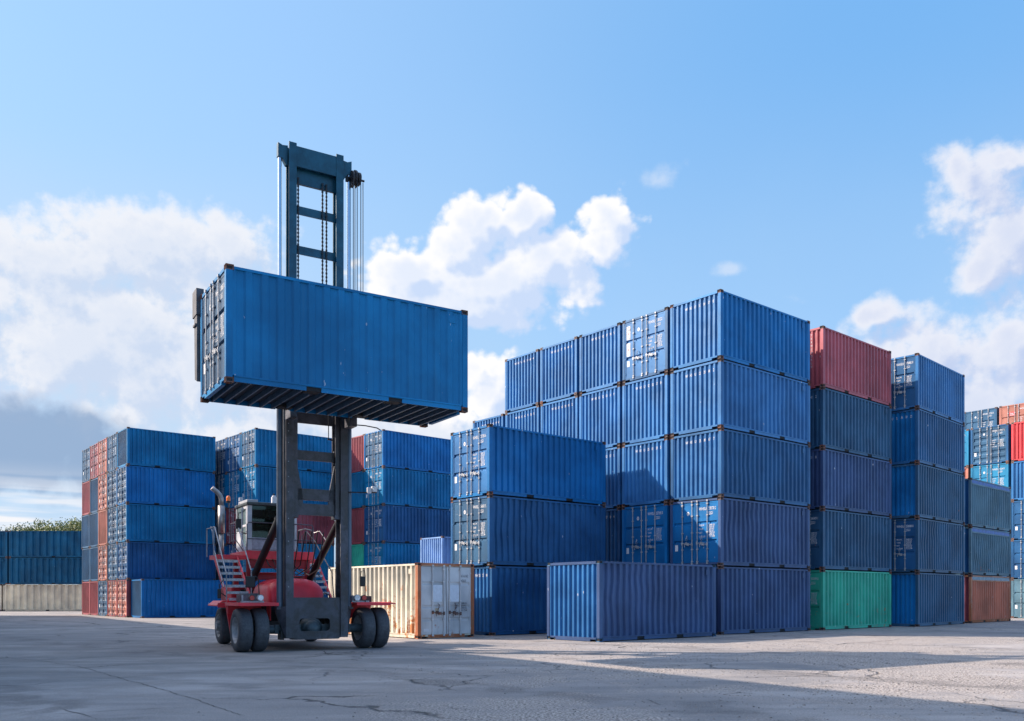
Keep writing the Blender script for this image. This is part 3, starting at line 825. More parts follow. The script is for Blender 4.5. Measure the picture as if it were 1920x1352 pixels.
# --- long boxes at the left edge
for k, (c, sm) in enumerate((('beige', SIDE40[0]), ('tealnavy', SIDE40[1]), ('tealnavy', SIDE40[0]))):
    for q in range(2):
        x0 = [(6 - 960), (17 - 960), (17 - 960)][k] / 19.4 - q * 12.35
        nm = ('lowest', 'middle', 'topmost')[k]
        r_ = empty('shipping_container', (x0 + 6.095, 84.6 + HY, k * CH), 0)
        tag(r_, f"long {'dusty beige' if k == 0 else 'dark blue'} container, {nm} of the {'far left edge' if q else 'low far left'} stack{', cut by the frame' if q else ' before the trees'}", 'container', 'long containers at the left edge')
        add('frame', ME['frame40'], [PAINTS[c], M_DARK, M_RUSTY], r_); add('side_panel', sm, PAINTS[c], r_); add('side_panel', sm, PAINTS[c], r_, rotz=math.pi)
        add('roof', ME['roof40'], PAINTS[c], r_); add('underframe', ME['under40'], [M_UNDER, M_CROSS], r_)
        for rz, s in ((0, 1), (math.pi, -1)):
            e_ = add('end_panel', ENDS[0], PAINTS[c], r_, rotz=rz); e_.location = (-s * (6.095 - HX), 0, 0)

# --- the old cream box (long ribbed side left, doors right)
C = Block(48.8, -3.184, 29.601, 2.585, 0)
cr = empty('shipping_container', C.N + C.u * HY + C.p * HX, math.pi / 2 - C.t - math.pi / 2)
# local +x would run away from the camera-left side; doors on local -x face the camera's right
cr.rotation_euler.z = math.atan2(C.p.y, C.p.x)
tag(cr, 'old cream container with rust streaks and pale grey doors, left of the blue stacks', 'container', 'containers standing alone on the ground')
add('frame', ME['frame'], [PAINTS['cream'], M_DARK], cr)
for (x, y, z) in casting_spots(): add('corner_casting', ME['casting'], [PAINTS['rustframe'] if x < 0 else PAINTS['cream'], M_DARK], cr, (x, y, z))
add('side_panel', SIDES[5], PAINTS['cream'], cr); add('side_panel', SIDES[1], PAINTS['cream'], cr, rotz=math.pi)
add('roof', ME['roof'], PAINTS['cream'], cr); add('underframe', ME['under'], [M_UNDER, M_CROSS], cr); add('end_panel', ENDS[1], PAINTS['cream'], cr, rotz=math.pi)
cdoor = {s: door_mesh(s, grooves=((.62, .70), (1.06, 1.14), (1.86, 1.94)), deep=.03) for s in (1, -1)}
rt, lt = MB(), MB()
put_text(rt, '616162 1', .13, (XT, -.66, 2.12), EX, EZ, 1); put_text(rt, '4263', .13, (XT, -.66, 1.95), EX, EZ, 1)
for k, (a, c) in enumerate((('M.G.W', '30480 KG'), ('TARE', '2330 KG'), ('NET', '28150 KG'), ('CU', '33.1 CUM'))):
    put_text(rt, a, .085, (XT, -.36, 1.30 - .085 * k - .12), EX, EZ, 1); put_text(rt, c, .085, (XT, -.66, 1.30 - .085 * k - .12), EX, EZ, 1, .7)
rt.quad((XT, -.17, 1.26), (XT, -.56, 1.26), (XT, -.56, 1.84), (XT, -.17, 1.84), 3)
lt.quad((XT, .56, 1.26), (XT, .17, 1.26), (XT, .17, 1.84), (XT, .56, 1.84), 3); lt.quad((XT, .47, .84), (XT, .31, .84), (XT, .31, 1.04), (XT, .47, 1.04), 4)
lt.quad((XT, .95, .24), (XT, .74, .24), (XT, .74, .34), (XT, .95, .34), 0)
M_PATCH = plain('repainted_patch', (.62, .68, .76), .55, 0, .08); M_PATCH2 = plain('tan_notice', (.42, .34, .24), .6)
for s, t in ((1, lt), (-1, rt)):
    d_ = add('door', cdoor[s], [PAINTS['greydoor'], M_GASKET], cr)
    for y in (.125, .60): add('locking_rod', RODS[(s, y)], PAINTS['greydoor'], d_); add('handle', HANDLES[(s, y)], M_RUSTY, d_)
    add('lettering', t.mesh('lettering'), [M_WHITE, M_BLACKTXT, M_REDTXT, M_PATCH, M_PATCH2], d_)
b = MB()
for sy in (-1, 1):
    ya, yb = sorted((sy * (HY + .001), sy * (HY - .135))); b.box(-HX - .001, -HX + .155, ya, yb, .12, CH - .12)
b.box(-HX - .001, -HX + .03, -HY + .165, HY - .165, CH - .10, CH - .004); b.box(-HX - .001, -HX + .03, -HY + .43, HY - .43, .02, .13)
part('corner_post', b, M_RUSTY if False else PAINTS['rustframe'], cr)

# --- the lifted box
H = Block(57.97, -6.26, 19.15, 2.585, 0)
HB = 6.152
container(1, H.rot(), 'lifted', 'door', 'vivid blue container held high in the air by the red truck', 'containers lifted off the ground',
          H.at(0, 0) + Vector((0, 0, HB)), 2, T_('230852 0'), side=side_mesh(21, 1, .015, count=16, depth=.034), door_color='slate')


# ------------------------------------------------------------------ ground
def gpt(x, y):                                                       # a spot on the ground seen at that photograph position
    Y = F_PX * CAM_H / (y - HOR); return Vector(((x - 960) / F_PX * Y, Y, 0))


m, T, b = new_mat('worn_concrete_and_asphalt')
tcn = T.node('ShaderNodeTexCoord'); P = tcn.outputs['Object']
big = T.noise(P, .16, 5, .6); mid = T.noise(P, .9, 6, .65, .6); fine = T.noise(P, 26, 4, .7); grit = T.noise(P, 85, 2, .6)
lane = T.noise(T.vm('MULTIPLY', P, (.5, 1.6, 1)), .55, 5, .6, .4)
px_, py_, pz_ = T.sep(P)
broad = T.rng(T.noise(T.vm('ADD', P, (3, 60, 0)), .11, 4, .55), .46, .58)
rub = T.m('MULTIPLY', T.rng(T.m('ADD', big, T.m('MULTIPLY', T.m('SUBTRACT', mid, .5), .35)), .44, .56), T.rng(T.m('ADD', px_, T.m('MULTIPLY', mid, 3.0)), -2.5, 3.0))   # worn gravelly share, more to the right
c = T.mix(T.rng(lane, .3, .7), (.195, .187, .186), (.390, .362, .345))
c = T.mix(T.m('MULTIPLY', T.rng(mid, .40, .66), .65), c, (.235, .212, .198))
spk = T.noise(P, 7.0, 5, .7)
c = T.mix(T.m('MULTIPLY', T.rng(spk, .55, .72), .45), c, (.50, .455, .42))
c = T.mix(T.m('MULTIPLY', broad, .42), c, (.150, .147, .152))
gcol = T.mix(T.rng(fine, .40, .60), (.12, .108, .100), (.66, .585, .53))
c = T.mix(rub, c, gcol)
oil = T.rng(T.noise(T.vm('ADD', P, (31, 7, 0)), .35, 5, .6), .60, .72)
c = T.mix(T.m('MULTIPLY', oil, .6), c, (.10, .097, .098))
tr_ = T.node('ShaderNodeTexWave', wave_type='BANDS', bands_direction='DIAGONAL'); T.put(tr_.inputs['Vector'], P); tr_.inputs['Scale'].default_value = .075; tr_.inputs['Distortion'].default_value = 5.0; tr_.inputs['Detail'].default_value = 2; tr_.inputs['Detail Scale'].default_value = .35
c = T.mix(T.m('MULTIPLY', T.m('MULTIPLY', T.rng(tr_.outputs['Fac'], .90, .99), T.rng(mid, .42, .6)), .45), c, (.085, .083, .085))
c = T.mix(T.m('MULTIPLY', T.rng(grit, .35, .75), .35), c, T.mix(.5, c, (.10, .10, .10)))
pit = T.node('ShaderNodeTexVoronoi'); T.put(pit.inputs['Vector'], P); pit.inputs['Scale'].default_value = 15.0
pt = T.m('MULTIPLY', T.m('LESS_THAN', pit.outputs['Distance'], T.m('ADD', .05, T.m('MULTIPLY', rub, .20))), T.m('MAXIMUM', T.rng(T.noise(P, .5, 3, .5), .48, .60), T.m('MULTIPLY', rub, .8)))
c = T.mix(T.m('MULTIPLY', pt, .75), c, (.055, .052, .052))
agg = T.noise(P, 48, 3, .75)
c = T.mix(T.m('MULTIPLY', T.rng(agg, .52, .64), .32), c, (.62, .57, .53)); c = T.mix(T.m('MULTIPLY', T.rng(agg, .46, .36), .40), c, (.08, .075, .073))
vc = T.node('ShaderNodeTexVoronoi', feature='DISTANCE_TO_EDGE'); wv = T.node('ShaderNodeTexNoise'); T.put(wv.inputs['Vector'], P); wv.inputs['Scale'].default_value = 1.6; wv.inputs['Detail'].default_value = 5
T.put(vc.inputs['Vector'], T.vm('ADD', P, T.vm('MULTIPLY', T.vm('SUBTRACT', wv.outputs['Color'], (.5, .5, .5)), (1.1, 1.1, 0)))); vc.inputs['Scale'].default_value = .30
crk = T.m('MULTIPLY', T.rng(vc.outputs['Distance'], .010, .002), T.rng(T.noise(T.vm('ADD', P, (9, 3, 0)), .22, 2, .5), .50, .60))
c = T.mix(T.m('MULTIPLY', crk, .8), c, (.04, .04, .042))
T.put(b.inputs['Base Color'], c); T.put(b.inputs['Roughness'], T.rng(big, .3, .7, .72, .92)); b.inputs['Specular IOR Level'].default_value = .35
hgt = T.m('ADD', T.m('MULTIPLY', fine, T.m('ADD', .25, T.m('MULTIPLY', rub, 1.6))), T.m('ADD', T.m('MULTIPLY', mid, .8), T.m('MULTIPLY', crk, -1.6)))
bump(T, b, T.m('ADD', hgt, T.m('MULTIPLY', spk, .7)), .8, .03)
gb = MB(); gb.quad((-900, -300, 0), (900, -300, 0), (900, 1500, 0), (-900, 1500, 0))
g_ = add('ground', gb.mesh('ground'), m); g_['kind'] = 'structure'; g_['label'] = 'worn grey concrete and asphalt yard with cracks and gravelly patches'

M_CRACK = plain('crack_dark', (.028, .028, .030), .9)  # dark strip colour of the yard cracks
cb = MB(); cr_ = random.Random(4)
for pts, wd in (([(0, 1232), (80, 1240), (150, 1250), (240, 1275), (330, 1303), (402, 1325), (460, 1345)], .016),
                ([(0, 1277), (120, 1275), (215, 1272), (300, 1265), (400, 1258), (480, 1254), (560, 1251)], .014),
                ([(0, 1346), (120, 1338), (230, 1332), (320, 1327), (380, 1325)], .011), ([(102, 1325), (150, 1338), (180, 1350)], .012),
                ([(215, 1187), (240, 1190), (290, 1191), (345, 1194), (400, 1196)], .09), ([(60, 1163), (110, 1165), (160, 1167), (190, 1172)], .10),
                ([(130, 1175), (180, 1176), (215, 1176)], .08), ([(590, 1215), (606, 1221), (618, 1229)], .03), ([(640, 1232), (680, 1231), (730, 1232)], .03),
                ([(1560, 1210), (1590, 1206), (1640, 1204), (1690, 1199)], .05), ([(1120, 1222), (1170, 1224), (1230, 1223)], .03),
                ([(650, 1285), (700, 1282), (745, 1279)], .012), ([(1355, 1302), (1385, 1299), (1420, 1301)], .04), ([(1180, 1308), (1210, 1312), (1240, 1322), (1205, 1328)], .014),
                ([(1470, 1288), (1530, 1287), (1590, 1290), (1640, 1288)], .018)):
    W3 = [gpt(*p) for p in pts]; path = []
    for k in range(len(W3) - 1):
        n = max(3, int((W3[k + 1] - W3[k]).length / .12))
        for q in range(n): path.append(W3[k].lerp(W3[k + 1], q / n))
    path.append(W3[-1]); L_, R_ = [], []
    off = 0
    for k, p in enumerate(path):
        d = (path[min(k + 1, len(path) - 1)] - path[max(k - 1, 0)]).normalized(); nrm = Vector((-d.y, d.x, 0))
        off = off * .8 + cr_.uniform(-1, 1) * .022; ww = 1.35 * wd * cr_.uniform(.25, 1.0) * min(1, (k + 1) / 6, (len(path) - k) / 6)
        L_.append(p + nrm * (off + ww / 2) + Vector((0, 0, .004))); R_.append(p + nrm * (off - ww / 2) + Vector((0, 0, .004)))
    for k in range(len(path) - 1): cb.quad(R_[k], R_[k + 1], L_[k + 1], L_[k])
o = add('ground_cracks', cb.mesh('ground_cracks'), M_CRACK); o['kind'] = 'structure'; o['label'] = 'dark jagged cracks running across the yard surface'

# loose stones on the worn patch to the right
import numpy as np
rs = np.random.RandomState(3); NST = 9000
pxs = rs.uniform(-4, 13, NST * 3); pys = rs.uniform(9.5, 27, NST * 3)
dens = .5 + .5 * np.sin(pxs * .9 + np.sin(pys * .7) * 1.6) * np.cos(pys * .8 - pxs * .35); keep = rs.rand(NST * 3) < np.clip(dens * np.clip((pxs + 3) / 6, 0, 1), .03, 1)
pxs, pys = pxs[keep][:NST], pys[keep][:NST]; n = len(pxs)
sz = .004 + .013 * rs.rand(n) ** 3; ang = rs.rand(n) * 6.28
base = np.array([(-1, -.8, 0), (1, -.7, 0), (.9, .8, 0), (-.8, 1, 0), (-.5, -.4, .8), (.6, -.3, .9), (.3, .5, .7)])
vs = np.zeros((n, 7, 3)); ca, sa = np.cos(ang), np.sin(ang)
for q in range(7):
    j = base[q] * (1 + rs.uniform(-.25, .25, (n, 3)))
    vs[:, q, 0] = pxs + sz * (j[:, 0] * ca - j[:, 1] * sa); vs[:, q, 1] = pys + sz * (j[:, 0] * sa + j[:, 1] * ca); vs[:, q, 2] = sz * j[:, 2]
fc = [(0, 1, 5, 4), (1, 2, 6, 5), (2, 3, 6), (3, 0, 4, 6), (4, 5, 6)]
fl = [tuple(7 * i + k for k in f) for i in range(n) for f in fc]
me = bpy.data.meshes.new('loose_gravel'); me.from_pydata(vs.reshape(-1, 3).tolist(), [], fl)
o = add('loose_gravel', me, plain('gravel_stone', (.20, .185, .175), .85, 0, .5, 3)); tag(o, 'small loose stones scattered over the sunlit part of the yard', 'gravel', None, 'stuff')

# ------------------------------------------------------------------ unseen hall added to cast the foreground shadow, in place of container stacks
hd = Vector((.586, -.81, 0)).normalized(); A0 = Vector((-18.8, 23.5, 0)) - hd * 54
hall = empty('shadow_caster_hall', A0, math.atan2(hd.y, hd.x)); tag(hall, 'long grey hall added unseen on the left to cast the foreground shadow', 'shadow caster')
HLEN, HDEP, HH = 69.3, 24.0, 12.955
M_CLAD = paint('grey_cladding', (.36, .38, .40), .04, .3, .5, .1); M_CLADW = paint('white_shutter', (.55, .56, .58), .05, .3, .5, .1)
b = MB(); n = int(HLEN / .5)
for k in range(n):
    a, c_ = HLEN * k / n, HLEN * (k + 1) / n; w1 = (c_ - a)
    for (p0, q0), (p1, q1) in (((0, 0), (.3, 0)), ((.3, 0), (.45, -.04)), ((.45, -.04), (.85, -.04)), ((.85, -.04), (1, 0))):
        b.quad((a + w1 * p0, q0, .5), (a + w1 * p1, q1, .5), (a + w1 * p1, q1, HH - .3), (a + w1 * p0, q0, HH - .3))
b.box(0, HLEN, -HDEP, -.05, .5, HH - .3)
part('wall', b, M_CLAD, hall)
part('plinth', MB().box(-.1, HLEN + .1, -HDEP - .1, .05, 0, .5), plain('hall_concrete', (.3, .3, .29), .8), hall)
part('roof', MB().box(-.2, HLEN + .2, -HDEP - .2, .04, HH - .3, HH), PAINTS['slate'], hall)
for k in range(6):
    sh = part('shutter', MB().box(5 + k * 11.4, 9.6 + k * 11.4, .03, .09, .0, 5.2), M_CLADW, hall)
    b = MB(); x0, x1 = 5 + k * 11.4, 9.6 + k * 11.4
    b.box(x0 - .2, x0, .03, .16, 0, 5.4); b.box(x1, x1 + .2, .03, .16, 0, 5.4); b.box(x0, x1, .03, .16, 5.2, 5.4); part('shutter_frame', b, M_CLAD, sh)

# ------------------------------------------------------------------ trees beyond the long boxes
M_BARK = plain('bark', (.12, .09, .065), .9)
def leafmat(name, a, c2):
    m, T, b = new_mat(name); oi = T.node('ShaderNodeTexCoord'); n = T.noise(oi.outputs['Object'], 1.3, 4, .6)
    T.put(b.inputs['Base Color'], T.mix(T.rng(n, .35, .65), a, c2)); b.inputs['Roughness'].default_value = .6
    b.inputs['Subsurface Weight'].default_value = 0.0; return m
ML = [leafmat('leaves_yellowish', (.07, .10, .02), (.20, .22, .05)), leafmat('leaves_green', (.04, .075, .02), (.11, .15, .04))]
for k, (xp, dist, top, rad, lab) in enumerate(((30, 108, 9.75, 3.0, 'low green tree just showing above the far left containers'), (75, 112, 10.6, 4.2, 'broad yellowish green tree behind the far left containers'),
                                               (112, 109, 10.5, 3.8, 'yellow-green tree between two others behind the far left containers'), (150, 110, 11.4, 3.4, 'tallest yellow-green tree beside the far left block'))):
    r = random.Random(50 + k); x = (xp - 960) / F_PX * dist
    tr = empty('tree', (x, dist, 0)); tag(tr, lab, 'tree', 'trees beyond the far left containers')
    b = MB(); b.tube([(0, 0, 0), (.1, 0, 2.5), (.0, .1, 4.6), (.2, 0, top - 2)], .24, 8)
    for q in range(7):
        a = r.uniform(0, 6.28); b.tube([(0, 0, 3.5 + q * .4), (math.cos(a) * rad * .35, math.sin(a) * rad * .35, 5 + q * .4), (math.cos(a) * rad * .8, math.sin(a) * rad * .8, 6.3 + q * .45)], .07, 5)
    part('trunk', b, M_BARK, tr)
    b = MB(); cl = [(r.gauss(0, rad * .45), r.gauss(0, rad * .45), top - .75 - abs(r.gauss(0, 1.3)), r.uniform(.5, 1.15)) for _ in range(48)]
    for (cx, cy, cz, cr2) in cl:
        for q in range(130):
            d = Vector((r.gauss(0, 1), r.gauss(0, 1), r.gauss(0, .75))).normalized() * cr2 * r.uniform(.3, 1.05); p = Vector((cx, cy, cz)) + d
            e1 = Vector((r.uniform(-1, 1), r.uniform(-1, 1), r.uniform(-1, 1))).normalized(); e2 = e1.orthogonal().normalized(); s_ = r.uniform(.07, .15)
            b.quad(p - e1 * s_, p - e2 * s_ * .5, p + e1 * s_, p + e2 * s_ * .5)
    add('crown', b.mesh('crown'), ML[k % 2 if k != 3 else 0], tr)
for k, xp in enumerate(()): pass

# ------------------------------------------------------------------ the red container handler
TA = R(59); UX = Vector((math.sin(TA), math.cos(TA), 0))
TR0 = Vector((-5.43, 23.7, 0)) + UX * .06
TRZ = math.pi / 2 - TA
truck = empty('container_handler', TR0, TRZ)                         # local x = truck's width, -y = forward, z = up
tag(truck, 'red container handler with tall dark mast holding a blue container aloft', 'lift truck')
M_RED = paint('truck_red', (.88, .034, .055), .02, .22, .38, .02, streak=(.30, .10, .10), scale=1.6)
M_REDD = paint('truck_dark_red', (.42, .018, .028), .04, .3, .5, .02, streak=(.12, .05, .05), scale=1.6)
M_MAST, T, b = new_mat('mast_dark_steel'); tcn = T.node('ShaderNodeTexCoord'); P = tcn.outputs['Object']
n1_ = T.noise(P, 2.2, 9, .68, .4); n2_ = T.noise(P, 14, 6, .7); n3_ = T.noise(P, .8, 3, .5)
c = T.mix(T.rng(n1_, .38, .62), (.026, .027, .034), T.mix(T.rng(n3_, .35, .65), (.052, .056, .072), (.095, .10, .128)))
c = T.mix(T.m('MULTIPLY', T.rng(n2_, .56, .66), .55), c, (.024, .024, .030)); c = T.mix(T.rng(T.noise(P, 5.5, 8, .7), .66, .72), c, (.16, .075, .05))
T.put(b.inputs['Base Color'], c); T.put(b.inputs['Roughness'], T.rng(n1_, .3, .7, .35, .62)); bump(T, b, T.m('ADD', n1_, T.m('MULTIPLY', n2_, .4)), .3, .01)
M_MASTT = plain('inner_mast_teal', (.004, .060, .100), .38, .1, .3, 3)
M_BLK = plain('black_parts', (.014, .015, .018), .5, .2)
M_CHROME = plain('chrome_rod', (.55, .60, .68), .18, 1.0, .05)
M_HOSE = plain('black_hose', (.012, .013, .016), .45)
M_CAB = paint('cab_grey_white', (.55, .56, .60), .03, .25, .45, .05, streak=(.3, .3, .31), scale=2)
M_CABD = plain('cab_lower_grey', (.34, .34, .40), .5, 0, .2)
M_STEP = plain('step_tread', (.44, .45, .47), .6, .3, .3, 20)
M_ORG = plain('beacon_orange', (.85, .18, .03), .3); M_LRED = plain('lamp_red', (.5, .03, .03), .25); M_LWH = plain('lamp_glass', (.75, .76, .78), .15)
M_YEL = plain('yellow_knob', (.75, .55, .05), .4)
# rubber
M_TYRE, T, b = new_mat('tyre_rubber'); tcn = T.node('ShaderNodeTexCoord'); n1_ = T.noise(tcn.outputs['Object'], 6, 6, .65); n2_ = T.noise(tcn.outputs['Object'], 40, 3, .6)
T.put(b.inputs['Base Color'], T.mix(T.rng(T.m('ADD', T.m('MULTIPLY', n1_, .4), T.m('MULTIPLY', n2_, .6)), .35, .7), (.040, .042, .050), (.090, .094, .108))); b.inputs['Roughness'].default_value = .72; bump(T, b, T.m('ADD', n1_, T.m('MULTIPLY', n2_, .3)), .4, .01)
# glass
M_GLASS, T, b = new_mat('tinted_cab_glass'); T.n.remove(b); trn = T.node('ShaderNodeBsdfTransparent'); trn.inputs[0].default_value = (.32, .46, .46, 1)
gl = T.node('ShaderNodeBsdfGlossy'); gl.inputs[0].default_value = (.8, .9, .9, 1); gl.inputs['Roughness'].default_value = .05
fr_ = T.node('ShaderNodeFresnel'); fr_.inputs[0].default_value = 1.5; ms = T.node('ShaderNodeMixShader'); T.l.new(T.m('MULTIPLY', fr_.outputs[0], .7), ms.inputs[0]); T.l.new(trn.outputs[0], ms.inputs[1]); T.l.new(gl.outputs[0], ms.inputs[2])
T.l.new(ms.outputs[0], [x for x in T.n if x.type == 'OUTPUT_MATERIAL'][0].inputs[0])


def P_(name, mb, mats, par=None, bevel=0.0, smooth=False): return part(name, mb, mats, par or truck, bevel, smooth)


# wheels: two duals in front, single ones behind
def tyre_prof(r, w): return [(-w / 2 + .02, r * .60), (-w / 2, r * .68), (-w / 2 - .004, r * .84), (-w / 2 + .018, r * .945), (-w / 2 + .055, r * .988), (-w * .2, r), (w * .2, r), (w / 2 - .055, r * .988), (w / 2 - .018, r * .945), (w / 2 + .004, r * .84), (w / 2, r * .68), (w / 2 - .02, r * .60)]
def rim_prof(r, w, s): return [(s * w * .47, r * .61), (s * w * .44, r * .57), (s * w * .30, r * .54), (s * w * .05, r * .50), (-s * w * .02, r * .38), (s * w * .04, r * .30), (s * w * .04, r * .22), (s * w * .22, r * .20), (s * w * .24, r * .10), (s * w * .24, .001)]
tm = fix_normals(MB().lathe(tyre_prof(.57, .36), (0, 0, 0), 'x', 48).mesh('tyre', True)); tmr = fix_normals(MB().lathe(tyre_prof(.555, .34), (0, 0, 0), 'x', 48).mesh('tyre', True))
def rimmesh(s, w=.36, r=.57):
    mb = MB().lathe(rim_prof(r, w, s), (0, 0, 0), 'x', 40)
    for q in range(10):
        a = 2 * math.pi * q / 10; y, z = math.cos(a) * r * .335, math.sin(a) * r * .335; mb.cyl((s * w * .0, y, z), (s * w * .14, y, z), .018, 6)
    mb.lathe([(-s * w * .46, r * .61), (-s * w * .40, r * .55), (s * w * .1, r * .53)], (0, 0, 0), 'x', 40)
    return fix_normals(mb.mesh('rim', False))
rims = {s: rimmesh(s) for s in (-1, 1)}
M_RIM = plain('wheel_rim_grey', (.34, .345, .36), .5, .3, .3)
for (x, y, s, rear) in ((-1.89, .12, -1, 0), (-1.47, .12, -1, 0), (1.47, .12, -1, 0), (1.89, .12, 1, 0), (-1.36, 4.42, -1, 1), (1.36, 4.42, 1, 1)):
    wh = empty('wheel', (x, y, .555 if rear else .57)); wh.parent = truck
    add('tyre', tmr if rear else tm, M_TYRE, wh); add('rim', rims[s], M_RIM, wh)
    if rear:
        mb = MB()
        for q in range(10):
            a = 2 * math.pi * q / 10; mb.cyl((s * .10, math.cos(a) * .24, math.sin(a) * .24), (s * .20, math.cos(a) * .24, math.sin(a) * .24), .022, 6)
        mb.cyl((s * .05, 0, 0), (s * .24, 0, 0), .13, 14); part('hub', mb, M_RIM, wh)

mb = MB(); mb.cyl((-1.6, .12, .57), (1.6, .12, .57), .12, 16); mb.box(-1.05, 1.05, -.02, .26, .45, .69); mb.lathe([(-.30, .14), (-.22, .22), (-.1, .27), (.1, .27), (.22, .22), (.30, .14)], (-.06, .12, .60), 'x', 24); mb.sphere((-.06, -.02, .58), .235, 12)
P_('front_axle', mb, plain('axle_blue_grey', (.05, .075, .09), .5, .2), bevel=.01)
mb = MB(); mb.cyl((-1.3, 4.42, .555), (1.3, 4.42, .555), .10, 14); mb.box(-.9, .9, 4.30, 4.54, .45, .72); P_('rear_axle', mb, M_BLK, bevel=.01)
mb = MB(); mb.box(-.62, -.40, .25, 5.2, .62, 1.05); mb.box(.40, .62, .25, 5.2, .62, 1.05); mb.box(-.62, .62, .5, .7, .5, 1.2); mb.box(-1.15, 1.15, .62, 2.6, .78, 1.24); mb.box(-.95, .95, 2.6, 4.0, .60, 1.05)
P_('chassis', mb, M_BLK, bevel=.01)
mb = MB(); mb.box(-1.25, 1.25, 3.9, 5.35, .75, 1.75); mb.box(-1.05, 1.05, 5.35, 5.6, .75, 1.6); P_('counterweight', mb, M_REDD, bevel=.05)
# rounded bonnet
mb = MB(); nx, ny = 26, 26; x0, x1, y0, y1, zb, zt = -.98, .60, .75, 2.75, 1.27, 1.96
for j in range(ny + 1):
    t = j / ny; e = (1 - abs(2 * t - 1) ** 7) ** .5 if 0 < t < 1 else 0
    for i in range(nx + 1):
        s = -1 + 2 * i / nx; ph = (math.pi / 2) * s
        xx = math.copysign(abs(math.sin(ph)) ** .74, s); zz_ = max(0, math.cos(ph)) ** .46
        mb.v.append(((x0 + x1) / 2 + xx * (x1 - x0) / 2 * (.90 + .10 * e), y0 + (y1 - y0) * t, zb + (zt - zb) * zz_ * e))
for j in range(ny):
    for i in range(nx): a = j * (nx + 1) + i; mb.f.append((a, a + 1, a + nx + 2, a + nx + 1)); mb.m.append(0)
hood = P_('bonnet', mb, M_RED, smooth=True)
mb = MB(); mb.box(-.02, .0, .9, 2.4, 1.97, 2.0); mb.box(-.66, -.55, .72, .78, 1.62, 1.66); mb.cyl((-.70, .60, 1.30), (-.70, .60, 1.44), .05, 10); P_('bonnet_catch', mb, M_BLK, hood)
# fenders
for s, xa, xb in ((-1, -2.10, -1.07), (1, 1.07, 2.06)):
    f = MB(); f.box(xa, xb, -.42, 1.05, 1.255, 1.285); f.box(xa, xb, -.45, -.42, 1.20, 1.285)
    f.box(xa if s < 0 else xb - .03, xa + .03 if s < 0 else xb, -.42, 1.05, 1.20, 1.255)
    if s > 0: f.extrude([(xb, -.45, 1.26), (xb + .16, -.45, 1.225), (xb + .16, -.45, 1.255), (xb, -.45, 1.29)], (0, 1.4, 0))
    f.box(min(s * 1.07, s * 1.10), max(s * 1.07, s * 1.10), .30, 1.05, .80, 1.25)
    f.extrude([(s * 1.07, .98, .72), (s * 2.05, .98, 1.0), (s * 2.05, .98, 1.255), (s * 1.07, .98, 1.255)], (0, .05, 0))
    P_('fender', f, M_RED, bevel=.008)
f = MB(); f.box(-1.66, -1.06, 3.3, 4.5, 1.28, 1.32); f.extrude([(-1.66, 3.3, 1.32), (-1.82, 3.3, 1.20), (-1.82, 3.3, 1.16), (-1.66, 3.3, 1.28)], (0, 1.2, 0)); f.box(-1.80, -1.1, 3.26, 3.30, 1.12, 1.26); P_('rear_fender', f, M_RED, bevel=.01)
f = MB(); f.box(1.06, 1.70, 3.3, 4.6, 1.22, 1.26); f.box(1.70, 1.74, 3.3, 4.6, 1.10, 1.26); P_('rear_fender', f, M_RED, bevel=.01)
f = MB(); f.extrude([(-2.06, 1.15, 1.24), (-1.90, 1.15, 1.24), (-1.74, 1.35, .42), (-1.88, 1.35, .42)], (0, .07, 0)); f.box(-1.90, -1.35, 1.30, 1.42, .78, .86); P_('step_bracket', f, M_RED, bevel=.006)
# platform with frame
mb = MB(); mb.box(-1.10, .96, 2.82, 2.90, 2.55, 2.79); mb.box(-1.10, .96, 2.90, 4.75, 2.62, 2.78); mb.box(-1.10, -1.04, 2.90, 4.75, 2.55, 2.62); mb.box(.90, .96, 2.90, 4.75, 2.55, 2.62)
mb.box(-1.98, -1.10, 2.60, 3.55, 2.52, 2.64); mb.box(.96, 1.75, 4.45, 5.2, 2.52, 2.64)
P_('platform', mb, M_RED, bevel=.008)
mb = MB()
for x in (-.98, .78):
    for y in (2.98, 4.5): mb.box(x - .07, x + .07, y - .06, y + .06, 1.1, 2.55)
mb.box(-.91, .71, 2.94, 3.0, 1.94, 2.07); mb.box(-.91, .71, 2.94, 3.02, 2.28, 2.545); mb.box(-.91, .71, 4.46, 4.54, 2.0, 2.2)
P_('platform_frame', mb, M_REDD, bevel=.008)
mb = MB()
for k in range(7): mb.box(-.85 + k * .21, -.80 + k * .21, 3.02, 3.06, 2.40 + .01 * (k % 2), 2.545)
P_('hydraulic_hose', mb, M_HOSE)
# stairs
for (xa, xb, ya, yb, za, zb_, n) in ((-2.05, -1.38, 1.02, 2.62, 1.30, 2.56, 7), (1.06, 1.62, 3.05, 4.50, 1.30, 2.56, 7)):
    st = MB(); d = Vector((0, yb - ya, zb_ - za)); nn = Vector((0, -d.z, d.y)).normalized() * .055
    for x in (xa, xb - .045):
        A, B = Vector((x, ya, za)), Vector((x, yb, zb_)); st.extrude([A - nn, B - nn, B + nn, A + nn], (.045, 0, 0))
    stair = P_('stairs', st, M_RED, bevel=.005)
    for k in range(n):
        t = (k + .5) / n; y, z = ya + (yb - ya) * t, za + (zb_ - za) * t
        tb = MB(); tb.box(xa + .046, xb - .046, y - .12, y + .12, z - .015, z + .015); tb.box(xa + .046, xb - .046, y - .124, y - .12, z - .055, z + .018); part('tread', tb, M_STEP, stair)
M_RAIL = plain('rail_dark_steel', (.10, .10, .115), .35, .5); M_RAILL = plain('rail_bright_steel', (.28, .29, .32), .45, .5)
